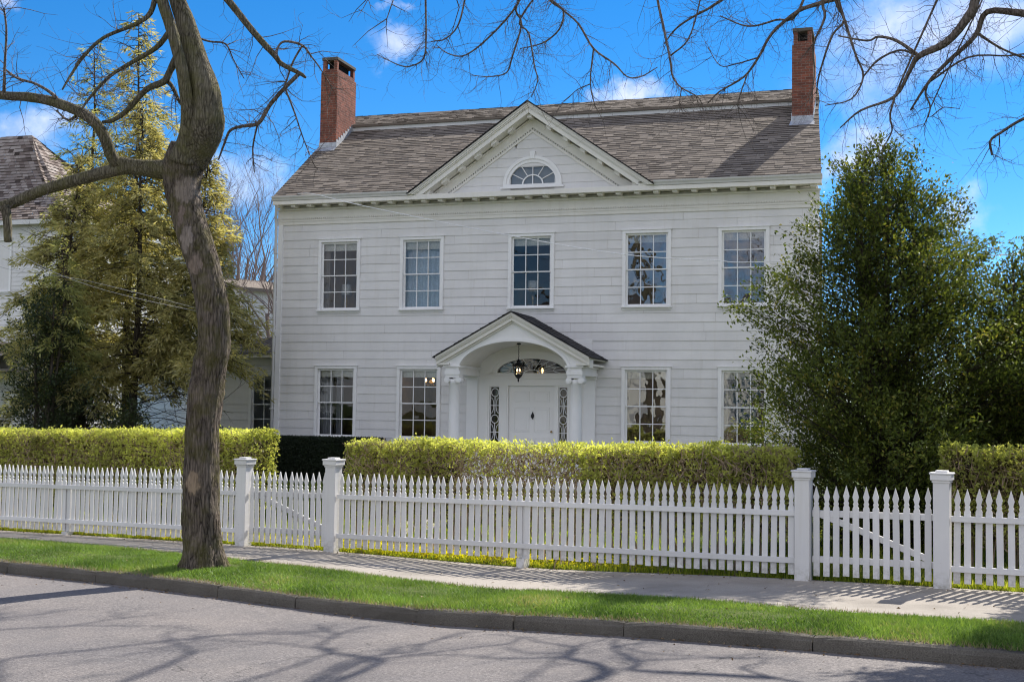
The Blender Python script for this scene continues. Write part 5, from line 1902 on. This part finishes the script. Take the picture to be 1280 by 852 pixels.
# ---- broadleaf evergreen (holly)
def holly(x, y, h, prof, nclus, per, label, leafL=(0.055, 0.085), seed=1, mat='holly', name='holly_tree', nstem=5):
    g = np.random.default_rng(seed)
    r_ = random.Random(seed)
    z0 = gxy(x, y)
    root = empty(name, (x, y, z0))
    tag(root, label, 'tree')
    zs, rs = [p[0] for p in prof], [p[1] for p in prof]
    mb = MB()
    stems = []
    for k in range(nstem):
        a = 2 * math.pi * k / nstem + r_.uniform(-0.4, 0.4)
        top = h * r_.uniform(0.62, 0.93)
        sp = r_.uniform(0.10, 0.28) * max(rs)
        pts = []
        for j in range(7):
            f = j / 6
            pts.append((x + math.cos(a) * (0.10 + sp * f ** 0.8) + r_.uniform(-.04, .04), y + math.sin(a) * (0.10 + sp * f ** 0.8) + r_.uniform(-.04, .04), z0 - 0.1 + top * f, 0.075 * (1 - 0.9 * f) + 0.008))
        p, r = smooth_line(pts, 3)
        stems.append(p)
        mb.tube(p, r, 8)
    mb.build('trunk', M['stem'], root, uv=False)
    tw = MB()
    Cs, Ds, Ns, Ls, Rn = [], [], [], [], []
    for k in range(nclus):
        while True:
            z = g.uniform(zs[0], zs[-1])
            rad = np.interp(z, zs, rs)
            if g.random() < (rad / max(rs)) ** 1.35:
                break
        a = g.random() * 2 * math.pi
        bump = 1 + 0.24 * math.sin(a * 3 + z * 1.9 + seed) + 0.20 * math.sin(a * 5 - z * 2.7) + 0.12 * math.sin(a * 2 + z * 5.1)
        rho = rad * bump * (g.random() ** 0.38) * 1.02
        if g.random() < 0.07:
            rho *= 1.18
        end = np.array((x + rho * math.cos(a), y + rho * math.sin(a), z0 + z))
        sp = stems[r_.randrange(len(stems))]
        b = np.array(min(sp, key=lambda q: abs(q[2] - (z0 + z - 0.5 - 0.25 * rho))))
        d = unit(end - b)
        L = min(np.linalg.norm(end - b), 0.9)
        p0 = end - d * L
        mid = (b * 0.35 + p0 * 0.65) + np.array((0, 0, 0.05))
        tw.tube([b, mid, p0 + (end - p0) * 0.5, end + np.array((0, 0, 0.06))], [0.010, 0.006, 0.004, 0.002], 3, cap=False)
        m = int(per * g.uniform(0.6, 1.35))
        t = g.random(m) ** 0.75
        base = end - d * L * 0.75 * (1 - t)[:, None] + g.normal(0, 0.07, (m, 3))
        dd = unit(d * 0.7 + g.normal(0, 0.75, (m, 3)) + np.array((0, 0, 0.25)))
        Cs.append(base)
        Ds.append(dd)
        Ns.append(unit(g.normal(0, 0.6, (m, 3)) + np.array((0, 0, 1.0)) + d * 0.3))
        Ls.append(g.uniform(*leafL, m))
        tone = g.normal(0, 0.16)
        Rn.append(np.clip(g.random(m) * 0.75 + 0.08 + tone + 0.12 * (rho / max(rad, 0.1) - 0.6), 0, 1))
    tw.build('branches', M['stem'], root, uv=False, recalc=False)
    C0, D0, N0, L0, R0 = (np.concatenate(q) for q in (Cs, Ds, Ns, Ls, Rn))
    np_mesh('crown', leaf_quads(C0, D0, N0, L0, L0 * 0.48, 0.12), 4, M[mat], root, R0)
    return root


HP = [(0.25, 1.55), (0.9, 1.85), (1.7, 2.05), (2.6, 2.05), (3.4, 1.95), (4.0, 1.72), (4.7, 1.5), (5.3, 1.3), (5.8, 1.0), (6.25, 0.55), (6.5, 0.12)]
holly(-0.18, 20.3, 6.3, HP, 2150, 50, 'tall dark glossy holly tree between the braced gate and the house', seed=3)
holly(2.05, 21.6, 4.9, [(0.3, 1.6), (1.2, 1.95), (2.4, 1.85), (3.4, 1.45), (4.2, 0.95), (4.8, 0.25)], 1700, 44, 'lower rounded holly tree at the right picture edge behind the hedge', seed=8)
X_, Y_, _z = W(3.2, 1.0)
holly(X_, Y_, 9.0, [(0.6, 1.0), (2.0, 1.1), (4, 1.12), (6, 1.0), (8, 0.7), (9.0, 0.15)], 1200, 40, 'tall evergreen standing beyond the right edge that shades the pavement', seed=14, leafL=(0.09, 0.14))


# ---- feathery conifers on the left
def conifer(x, y, h, rad, nb, label, mat='cedar', seed=1, low=0.12, dens=1.0, top_sparse=0.5, rtr=0.13, power=0.75, name='cedar_tree', spray=(0.10, 0.24)):
    r_ = random.Random(seed)
    g = np.random.default_rng(seed)
    z0 = gxy(x, y)
    root = empty(name, (x, y, z0))
    tag(root, label, 'tree')
    mb = MB()
    tr = [(x + 0.10 * math.sin(k * 1.3 + seed), y + 0.1 * math.cos(k * 1.1), z0 - 0.1 + h * k / 6, rtr * (1 - 0.93 * k / 6)) for k in range(7)]
    p, r = smooth_line(tr, 3)
    mb.tube(p, r, 10)
    mb.build('trunk', M['stem'], root, uv=False)
    bm_ = MB()
    Cs, Ds, Ns, Ls, Rn = [], [], [], [], []
    for k in range(nb):
        f = low + (1 - low) * (k + r_.random()) / nb
        z = h * f
        l = rad * max(0.06, (1 - f)) ** power * r_.uniform(0.55, 1.15)
        if f < 0.28:
            l *= r_.uniform(0.5, 1.0)
        a = r_.random() * 2 * math.pi
        b = np.array((x + 0.10 * math.sin(f * 6 * 1.3 + seed), y + 0.1 * math.cos(f * 6 * 1.1), z0 + z))
        out = np.array((math.cos(a), math.sin(a), 0.0))
        rise = r_.uniform(-0.05, 0.45)
        pts = []
        for j in range(6):
            u = j / 5
            pts.append(b + out * l * u + np.array((0, 0, l * (rise * u - 0.55 * u * u))) + np.array([r_.gauss(0, 0.03) for _ in range(3)]) * u)
        bm_.tube(pts, [0.022 * (1 - 0.85 * j / 5) * (0.5 + 0.5 * (1 - f)) + 0.002 for j in range(6)], 4, cap=False)
        m = int(dens * l * 48 * (1 - top_sparse * f) * r_.uniform(0.5, 1.3))
        if m < 3:
            m = 3
        u = 0.12 + 0.9 * g.random(m) ** 0.8
        P = np.array(pts)
        ui = np.clip(u, 0, 0.999) * 5
        i = ui.astype(int)
        q = P[i] + (P[i + 1] - P[i]) * (ui - i)[:, None]
        side = np.cross(out, (0, 0, 1))
        sd = np.where(g.random(m) < 0.5, -1, 1)[:, None] * side
        d = unit(out * 0.8 + sd * g.uniform(0.2, 1.1, (m, 1)) + np.stack([g.normal(0, .25, m), g.normal(0, .25, m), g.normal(-0.28, 0.3, m)], 1))
        off = d * (g.random(m) * 0.32 * (0.4 + l * 0.4))[:, None]
        # each side spray is a little fan of narrow strips
        for w in range(4):
            dd = unit(d + g.normal(0, 0.34, (m, 3)))
            Cs.append(q + off + g.normal(0, 0.03, (m, 3)))
            Ds.append(dd)
            Ns.append(unit(np.array((0, 0, 1.0)) + g.normal(0, 0.5, (m, 3))))
            Ls.append(g.uniform(*spray, m))
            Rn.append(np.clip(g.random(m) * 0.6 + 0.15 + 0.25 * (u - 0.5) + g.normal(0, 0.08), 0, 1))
    q_ = random.Random(seed + 50)
    for k in range(int(nb * 0.7)):       # bare dead side twigs low on the trunk and near the tip
        f = q_.choice((q_.uniform(0.06, 0.4), q_.uniform(0.6, 0.98)))
        a = q_.random() * 6.283
        l = rad * (0.55 if f < 0.5 else 0.5 * (1 - f) + 0.25) * q_.uniform(0.5, 1.2)
        b = np.array((x + 0.10 * math.sin(f * 6 * 1.3 + seed), y + 0.1 * math.cos(f * 6 * 1.1), z0 + h * f))
        o_ = np.array((math.cos(a), math.sin(a), q_.uniform(-0.1, 0.6)))
        pts = [b, b + o_ * l * 0.5 + np.array((0, 0, q_.gauss(0, 0.08))), b + o_ * l + np.array((0, 0, q_.uniform(-0.25, 0.1)))]
        bm_.tube(pts, [0.016, 0.010, 0.003], 3, cap=False)
        twiggy(bm_, pts, [0.016, 0.010, 0.003], 4, 0.2, 0.6, 1, 0.1, 0.007, q_, 0.1)
    bm_.build('branches', M['stem'], root, uv=False, recalc=False)
    C0, D0, N0, L0, R0 = (np.concatenate(q) for q in (Cs, Ds, Ns, Ls, Rn))
    np_mesh('crown', leaf_quads(C0, D0, N0, L0, L0 * 0.20, 0.05), 4, M[mat], root, R0)
    return root


conifer(-22.6, 30.5, 12.6, 3.0, 120, 'thin tall cedar in front of the grey roof at the far left', 'cedar_dark', 2, 0.2, 0.75, 0.7)
conifer(-20.7, 30.0, 13.2, 3.2, 165, 'tallest feathery golden cedar left of the street tree crown', 'cedar', 3, 0.26, 0.85, 0.55)
conifer(-19.1, 28.0, 10.0, 3.1, 160, 'full golden green cedar directly behind the leaning trunk', 'cedar', 4, 0.27, 1.0, 0.3)
conifer(-17.55, 28.6, 8.6, 2.5, 150, 'olive cedar whose branches touch the left corner of the white house', 'cedar', 5, 0.36, 1.0, 0.3)
conifer(-20.6, 27.2, 8.6, 2.7, 125, 'mid height golden cedar between the ivy clad tree and the leaning trunk', 'cedar', 6, 0.28, 1.0, 0.35)
conifer(-24.6, 33.0, 10.2, 2.2, 80, 'dim sparse cedar against the neighbouring roof at the left edge', 'cedar_dark', 7, 0.15, 0.7, 0.5)
holly(-19.75, 25.2, 5.4, [(0.2, 0.75), (1.0, 0.95), (2.4, 1.1), (3.6, 1.0), (4.6, 0.75), (5.2, 0.35)], 330, 46, 'squat dark ivy covered tree above the left hedge', seed=21, mat='ivy', name='ivy_tree', leafL=(0.06, 0.10), nstem=3)
conifer(-19.5, 25.4, 6.2, 1.35, 34, 'young cedar tip rising out of the ivy covered tree', 'cedar_dark', 9, 0.5, 1.0, 0.1, 0.06)


for (x_, y_, h_, r_, sd_, lab_) in ((-22.6, 25.6, 2.9, 1.3, 61, 'dark evergreen bush at the left picture edge behind the left hedge'),
                                    (-17.6, 25.6, 2.3, 0.95, 62, 'low dark evergreen bush between the ivy tree and the leaning trunk'),
                                    (-16.4, 26.8, 1.9, 0.8, 63, 'smallest dark evergreen bush right behind the leaning trunk'),
                                    (-20.6, 27.6, 3.2, 1.3, 64, 'dark evergreen bush under the golden cedars right of the ivy tree')):
    holly(x_, y_, h_, [(0.15, r_ * 0.8), (h_ * 0.35, r_), (h_ * 0.7, r_ * 0.8), (h_, r_ * 0.2)], int(150 * r_ * h_ / 2), 40, lab_, seed=sd_, mat='ivy', name='dark_bush', leafL=(0.06, 0.10), nstem=4)


# ---- bare background trees
def bare_branch(mb, p, d, l, r, depth, r_):
    q, rad = [p], [r]
    c = p.copy()
    m = 4
    for j in range(m):
        d = unit(d + np.array([r_.gauss(0, 0.10) for _ in range(3)]) + np.array((0, 0, 0.06)))
        c = c + d * l / m
        q.append(c.copy())
        rad.append(r * (1 - 0.45 * (j + 1) / m))
    mb.tube(q, rad, 6 if r > 0.06 else 3, cap=False)
    if depth == 0:
        return
    for k in range(r_.randint(3, 5)):
        i = r_.randint(1, m)
        ax = unit(q[i] - q[i - 1])
        e = unit(np.array([r_.gauss(0, 1) for _ in range(3)]))
        e = unit(e - ax * (e @ ax))
        dd = unit(ax * r_.uniform(0.7, 1.3) + e * r_.uniform(0.4, 0.9) + np.array((0, 0, 0.2)))
        bare_branch(mb, q[i], dd, l * r_.uniform(0.5, 0.75), rad[i] * r_.uniform(0.45, 0.7), depth - 1, r_)


def bare_tree(x, y, h, seed, label, group=None):
    r_ = random.Random(seed)
    z0 = gxy(x, y)
    root = empty('bare_tree', (x, y, z0))
    tag(root, label, 'tree', group)
    mb = MB()
    mb.tube([(x, y, z0 - 0.2), (x + 0.1, y, z0 + h * 0.15), (x, y, z0 + h * 0.3)], [0.26, 0.2, 0.17], 10)
    mb.build('trunk', M['stem'], root, uv=False)
    mb = MB()
    for k in range(4):
        a = 2 * math.pi * k / 4 + r_.random()
        bare_branch(mb, np.array((x, y, z0 + h * r_.uniform(0.2, 0.3))), unit(np.array((math.cos(a) * 0.4, math.sin(a) * 0.4, 1))), h * 0.36, 0.12, 4, r_)
    mb.build('crown', M['far_twig'], root, uv=False, recalc=False)
    return root


bare_tree(-31.6, 56.0, 15.0, 3, 'bare purplish tree rising just left of the left chimney')
bare_tree(-34.4, 58.0, 16.0, 4, 'bare purplish tree left of the one beside the left chimney')
bare_tree(-37.8, 61.0, 16.5, 5, 'bare tree behind the golden cedars')
bare_tree(-46, 62.0, 16.0, 6, 'bare tree behind the neighbouring grey roof')
bare_tree(-29.6, 50.0, 13.0, 9, 'dense bare tree closest behind the left corner of the white house')
bare_tree(-33.0, 54.0, 14.0, 11, 'dense bare tree between the golden cedars and the left chimney')
bare_tree(-24.6, 47.0, 9.5, 7, 'low bare tree above the wing roof beside the house corner')

# far bank of woods round the horizon
mb = MB()
rr = random.Random(2)
for k in range(420):
    a = R(rr.uniform(-75, 60))
    d = rr.uniform(110, 150)
    x, y = d * math.sin(a), d * math.cos(a)
    h = rr.uniform(6, 12)
    bare_branch(mb, np.array((x, y, -0.5)), np.array((0, 0, 1.0)), h * 0.55, 0.16, 2, rr)
tag(mb.build('far_wood', M['far_twig'], None, uv=False, recalc=False), 'distant bare woods low on the horizon', 'woods', kind='stuff')

# ================================================================== NEIGHBOURING BUILDINGS
nb = empty('neighbour_house', (-33, 42, 0))
tag(nb, 'neighbouring white house with steep grey shingled hip roof behind the cedars', 'house')
nx0, nx1, ny0, ny1 = -39.0, -29.0, 38.0, 46.5
mb = MB()
siding_rows(mb, nx0, nx1, 0.0, 8.85, ny0, [(-32.55, -31.45, 6.2, 8.1), (-35.5, -34.3, 6.2, 8.1)], expo=0.16, seed=41)
mb.box(nx0, nx1, ny0 + 0.02, ny1, 0.0, 8.84)
n = 55
for k in range(n):
    a, b = 8.85 * k / n, 8.85 * (k + 1) / n
    mb.face([(nx1 + 0.018, ny0 + 0.02, a), (nx1 + 0.018, ny1, a), (nx1 + 0.002, ny1, b), (nx1 + 0.002, ny0 + 0.02, b)], rng.random())
    mb.face([(nx1, ny0 + 0.02, a), (nx1, ny1, a), (nx1 + 0.018, ny1, a), (nx1 + 0.018, ny0 + 0.02, a)])
mb.build('wall', M['siding'], nb, recalc=False)
mb = MB()
pk0, pk1, pz = (-35.6, 42.2), (-34.1, 42.2), 13.1
e = 0.35
E0, E1, E2, E3 = (nx0 - e, ny0 - e, 8.8), (nx1 + e, ny0 - e, 8.8), (nx1 + e, ny1 + e, 8.8), (nx0 - e, ny1 + e, 8.8)
K0, K1 = (*pk0, pz), (*pk1, pz)


def roof_face(mb, A, B, Cc, D, rows, seed):
    """courses between eave A-B and ridge D-C"""
    A, B, Cc, D = (np.array(q, float) for q in (A, B, Cc, D))
    nn = unit(np.cross(B - A, D - A))
    if nn[2] < 0:
        nn = -nn
    r_ = random.Random(seed)
    for k in range(rows):
        f0, f1 = k / rows, (k + 1.15) / rows
        bell = lambda f: -0.35 * math.sin(math.pi * min(1, f)) * 1.0
        l0, r0 = A + (D - A) * f0, B + (Cc - B) * f0
        l1, r1 = A + (D - A) * min(1, f1), B + (Cc - B) * min(1, f1)
        l0, r0 = l0 + nn * bell(f0), r0 + nn * bell(f0)
        l1, r1 = l1 + nn * bell(f1), r1 + nn * bell(f1)
        m = max(1, int(np.linalg.norm(r0 - l0) / 0.25))
        for j in range(m):
            u, v = j / m, (j + 0.97) / m
            h = r_.uniform(0.02, 0.045)
            mb.face([l0 + (r0 - l0) * u + nn * h, l0 + (r0 - l0) * v + nn * h, l1 + (r1 - l1) * v + nn * 0.005, l1 + (r1 - l1) * u + nn * 0.005], r_.random())
            mb.face([l0 + (r0 - l0) * u, l0 + (r0 - l0) * v, l0 + (r0 - l0) * v + nn * h, l0 + (r0 - l0) * u + nn * h], 0.0)


roof_face(mb, E0, E1, K1, K0, 30, 1)
roof_face(mb, E1, E2, K1, K1, 30, 2)
roof_face(mb, E2, E3, K0, K1, 12, 3)
roof_face(mb, E3, E0, K0, K0, 12, 4)
mb.face([E0, E1, E2, E3])
mb.build('roof', M['wood_shingle'], nb, recalc=False)
mb = MB()
mb.box(nx0 - e, nx1 + e, ny0 - e - 0.02, ny0 - e + 0.04, 8.62, 8.79)
mb.box(nx1 + e - 0.04, nx1 + e + 0.02, ny0 - e + 0.041, ny1 + e, 8.62, 8.79)
mb.build('fascia', M['gutter'], nb)
window(-32.0, 6.26, 8.04, ny0, nb, blind=0.4)
window(-34.9, 6.26, 8.04, ny0, nb, blind=0.4)
mb = MB()
mb.face([(-39, 35.2, 3.3), (-30.4, 35.2, 3.3), (-30.4, 38.0, 4.3), (-39, 38.0, 4.3)], 0.6)
mb.box(-39, -30.4, 35.2, 37.95, 3.18, 3.29)
mb.build('porch_roof', M['wood_shingle'], nb, recalc=False)
for x in (-38.6, -35.9, -33.2, -30.6):
    mb = MB()
    mb.box(x - 0.09, x + 0.09, 35.35, 35.53, 0.0, 3.18)
    mb.build('porch_post', M['trim'], nb)
# white clapboard cottage beyond the wing
ct = empty('rear_cottage', (-29.6, 49, 0.2), R(-32))
tag(ct, 'sunlit white clapboard cottage glimpsed above the wing roof behind the cedars', 'house')
Mx = Matrix(FRAMES[ct.name]).inverted()
mb = MB()
mb.box(-3, 3, 0.0, 5, 0, 7.0, M=Mx)
for k in range(34):
    a = 7.0 * k / 34
    for (p, q) in (((-3, -0.012), (3, -0.012)), ((3.012, 0), (3.012, 5))):
        v = [(p[0], p[1], a), (q[0], q[1], a), (q[0] - (0.01 if p[0] > 2 else 0), q[1] + (0.01 if p[0] < 0 else 0), a + 0.204), (p[0] - (0.01 if p[0] > 2 else 0), p[1] + (0.01 if p[0] < 0 else 0), a + 0.204)]
        mb.face([tuple(Mx @ Vector(c)) for c in v], rng.random())
mb.build('wall', M['siding'], ct, recalc=False)
mb = MB()
for pr in ([(-3.3, 7.0), (0, 7.7), (0, 7.6), (-3.3, 6.85)], [(3.3, 7.0), (0, 7.7), (0, 7.6), (3.3, 6.85)]):
    i = len(mb.v)
    mb.prism(pr, -0.3, 5.3, 'y')
    mb.v[i:] = [tuple(Mx @ Vector(c)) for c in mb.v[i:]]
mb.build('roof', M['shingle'], ct)
for (a, b) in ((-1.2, 3.6), (1.2, 3.6)):
    mb = MB()
    mb.box(a - 0.5, a + 0.5, -0.06, 0.0, b - 0.8, b + 0.8, M=Mx)
    wn = mb.build('window', M['trim'], ct)
    mb = MB()
    mb.box(a - 0.42, a + 0.42, -0.065, -0.0601, b - 0.72, b + 0.72, M=Mx)
    mb.build('pane', M['soot_and_dark'], wn)

# ---- across the street, mirrored in the window glass
op = empty('opposite_house', (-15, -20, 0))
tag(op, 'sunlit cream house across the street that shows in the window reflections', 'house')
mb = MB()
mb.box(-24, -8, -26, -17, -0.5, 6.2)
mb.build('wall', M['cream'], op)
mb = MB()
mb.prism([(-16.4, 6.0), (-21.5, 9.6), (-26.6, 6.0)], -24.5, -7.5, 'x')
mb.build('roof', M['dark_shingle'], op)
for x in (-22, -19, -16, -13, -10):
    for z in (1.0, 4.0):
        mb = MB()
        mb.box(x - 0.6, x + 0.6, -17.0, -16.94, z, z + 1.6)
        mb.build('window', M['curtain'], op)
bare_tree(-7.5, -13.5, 11, 31, 'bare tree across the street mirrored in the right windows', 'trees across the street')
bare_tree(-18.0, -14.5, 12, 32, 'bare tree across the street mirrored in the left windows', 'trees across the street')
conifer(-26, -16, 10, 2.6, 60, 'cedar across the street mirrored in the left windows', 'cedar_dark', 41, 0.1, 0.8, 0.2)


# ---- overhead cables
def cable(name, pts, r, label, mat='wire'):
    mb = MB()
    p, _ = smooth_line([(*q, r) for q in pts], 10)
    mb.tube(p, r, 6)
    tag(mb.build(name, M[mat], None, uv=False), label, 'cable')


cable('overhead_cable', [(-15.6, 30.1, 7.86), (-14.96, 29.9, 7.78), (-13.01, 28.9, 7.22), (-8.64, 27.5, 6.14), (-5.74, 26.5, 5.51), (-3.71, 25.8, 5.25), (-2.48, 25.3, 5.13), (3, 23.5, 5.0), (10, 21, 5.4)], 0.010,
      'thin pale service cable sagging across the house front')
for z, e_, lab in ((6.35, 4.75, 'upper thin cable crossing in front of the ivy covered tree'), (5.75, 4.85, 'lower thin cable crossing in front of the ivy covered tree')):
    cable('overhead_cable', [(-27, 25.5, z + 1.9), (-21.0, 24.4, z - 0.3), (-17.6, 24.0, e_)] + [(-16.5, 29.5, 4.3)], 0.005, lab, 'grey_wire')

# ================================================================== SKY, SUN, CAMERA
world = bpy.data.worlds.new('World')
scene.world = world
world.use_nodes = True
nt = world.node_tree
nt.nodes.clear()


def wn(typ, props=None, ins=None):
    nd = nt.nodes.new(typ)
    for k, v in (props or {}).items():
        setattr(nd, k, v)
    for k, v in (ins or {}).items():
        if isinstance(v, bpy.types.NodeSocket):
            nt.links.new(v, nd.inputs[k])
        else:
            nd.inputs[k].default_value = v
    return nd


sky = wn('ShaderNodeTexSky', {'sky_type': 'NISHITA', 'sun_disc': False, 'sun_elevation': SUN_EL, 'sun_rotation': SUN_AZ,
                              'altitude': 2500.0, 'air_density': 1.0, 'dust_density': 0.0, 'ozone_density': 4.0})
hs = wn('ShaderNodeHueSaturation', None, {'Saturation': SKY_SAT, 'Value': 1.0, 'Color': sky.outputs[0]})
tc = wn('ShaderNodeTexCoord')
nz = wn('ShaderNodeTexNoise', None, {'Vector': tc.outputs['Generated'], 'Scale': 9.0, 'Detail': 8.0, 'Roughness': 0.62})
nz2 = wn('ShaderNodeTexNoise', None, {'Vector': tc.outputs['Generated'], 'Scale': 26.0, 'Detail': 6.0, 'Roughness': 0.6})
dis = wn('ShaderNodeVectorMath', {'operation': 'MULTIPLY_ADD'}, {0: nz.outputs['Color'], 1: (0.16, 0.16, 0.12), 2: tc.outputs['Generated']})
acc = None
for (cx_, cy_, cz_, rx_, rz_, den) in CLOUDS:
    sb = wn('ShaderNodeVectorMath', {'operation': 'SUBTRACT'}, {0: dis.outputs[0], 1: (cx_ + 0.08, cy_ + 0.08, cz_ + 0.06)})
    ml = wn('ShaderNodeVectorMath', {'operation': 'MULTIPLY'}, {0: sb.outputs[0], 1: (1 / rx_, 1 / rx_, 1 / rz_)})
    le = wn('ShaderNodeVectorMath', {'operation': 'LENGTH'}, {0: ml.outputs[0]})
    mr = wn('ShaderNodeMapRange', {'interpolation_type': 'SMOOTHSTEP'}, {'Value': le.outputs['Value'], 'From Min': 1.15, 'From Max': 0.25, 'To Min': 0.0, 'To Max': den})
    if acc is None:
        acc = mr.outputs[0]
    else:
        acc = wn('ShaderNodeMath', {'operation': 'MAXIMUM'}, {0: acc, 1: mr.outputs[0]}).outputs[0]
sep = wn('ShaderNodeSeparateXYZ', None, {0: tc.outputs['Generated']})
back = wn('ShaderNodeMapRange', {'interpolation_type': 'SMOOTHSTEP'}, {'Value': sep.outputs['Y'], 'From Min': 0.25, 'From Max': -0.35, 'To Min': 0.0, 'To Max': 1.0})
nz3 = wn('ShaderNodeTexNoise', None, {'Vector': tc.outputs['Generated'], 'Scale': 2.6, 'Detail': 7.0, 'Roughness': 0.55})
bank = wn('ShaderNodeMapRange', {'interpolation_type': 'SMOOTHSTEP'}, {'Value': nz3.outputs['Fac'], 'From Min': 0.30, 'From Max': 0.50, 'To Min': 0.0, 'To Max': 1.0})  # unseen cloud bank behind the camera, added as neutral fill for the facade
fill_bank = wn('ShaderNodeMath', {'operation': 'MULTIPLY'}, {0: back.outputs[0], 1: bank.outputs[0]})
acc = wn('ShaderNodeMath', {'operation': 'MAXIMUM'}, {0: acc, 1: fill_bank.outputs[0]}).outputs[0]
mod = wn('ShaderNodeMapRange', None, {'Value': nz2.outputs['Fac'], 'From Min': 0.3, 'From Max': 0.65, 'To Min': 0.55, 'To Max': 1.0})
fac = wn('ShaderNodeMath', {'operation': 'MULTIPLY'}, {0: acc, 1: mod.outputs[0]})
cr = wn('ShaderNodeValToRGB', None, {'Fac': nz2.outputs['Fac']})
cr.color_ramp.elements[0].position, cr.color_ramp.elements[0].color = 0.35, (CL * 0.62, CL * 0.66, CL * 0.84, 1)
cr.color_ramp.elements[1].position, cr.color_ramp.elements[1].color = 0.62, (CL, CL * 0.98, CL * 1.02, 1)
mx = wn('ShaderNodeMix', {'data_type': 'RGBA'}, {0: fac.outputs[0], 6: hs.outputs[0], 7: cr.outputs[0]})
bg = wn('ShaderNodeBackground', None, {'Color': mx.outputs[2], 'Strength': SKY_STR})
ow = wn('ShaderNodeOutputWorld', None, {'Surface': bg.outputs[0]})

sd = bpy.data.lights.new('sun', 'SUN')
sd.energy = SUN_STR
sd.angle = R(0.55)
sd.color = (1.0, 0.95, 0.87)
so = bpy.data.objects.new('sun', sd)
COL.objects.link(so)
dv = Vector((math.sin(SUN_AZ) * math.cos(SUN_EL), math.cos(SUN_AZ) * math.cos(SUN_EL), math.sin(SUN_EL)))
so.rotation_euler = dv.to_track_quat('Z', 'Y').to_euler()
so.location = (10, 40, 40)

cam = bpy.data.cameras.new('camera')
cam.sensor_width = 36.0
cam.lens = 36.0 * 1544.93 / 1280.0
cam.clip_start, cam.clip_end = 0.1, 5000.0
co = bpy.data.objects.new('camera', cam)
COL.objects.link(co)
yaw, pitch, roll = -0.30332, 0.05627, -0.01435
fwd = Vector((math.sin(yaw) * math.cos(pitch), math.cos(yaw) * math.cos(pitch), math.sin(pitch)))
rt = Vector((math.cos(yaw), -math.sin(yaw), 0))
dn = -rt.cross(fwd)
r2 = math.cos(roll) * rt + math.sin(roll) * dn
d2 = -math.sin(roll) * rt + math.cos(roll) * dn
mw = Matrix.Identity(4)
for i in range(3):
    mw[i][0], mw[i][1], mw[i][2] = r2[i], -d2[i], -fwd[i]
mw[0][3], mw[1][3], mw[2][3] = 0.0, 0.0, 2.05
co.matrix_world = mw
scene.camera = co

scene.view_settings.view_transform = 'Standard'
scene.view_settings.look = 'None'
scene.view_settings.exposure = EXPO
scene.view_settings.gamma = 1.0
scene.view_settings.use_curve_mapping = False
scene.cycles.max_bounces = 8
scene.cycles.transparent_max_bounces = 12
scene.cycles.use_denoising = True
scene.cycles.filter_width = 1.15
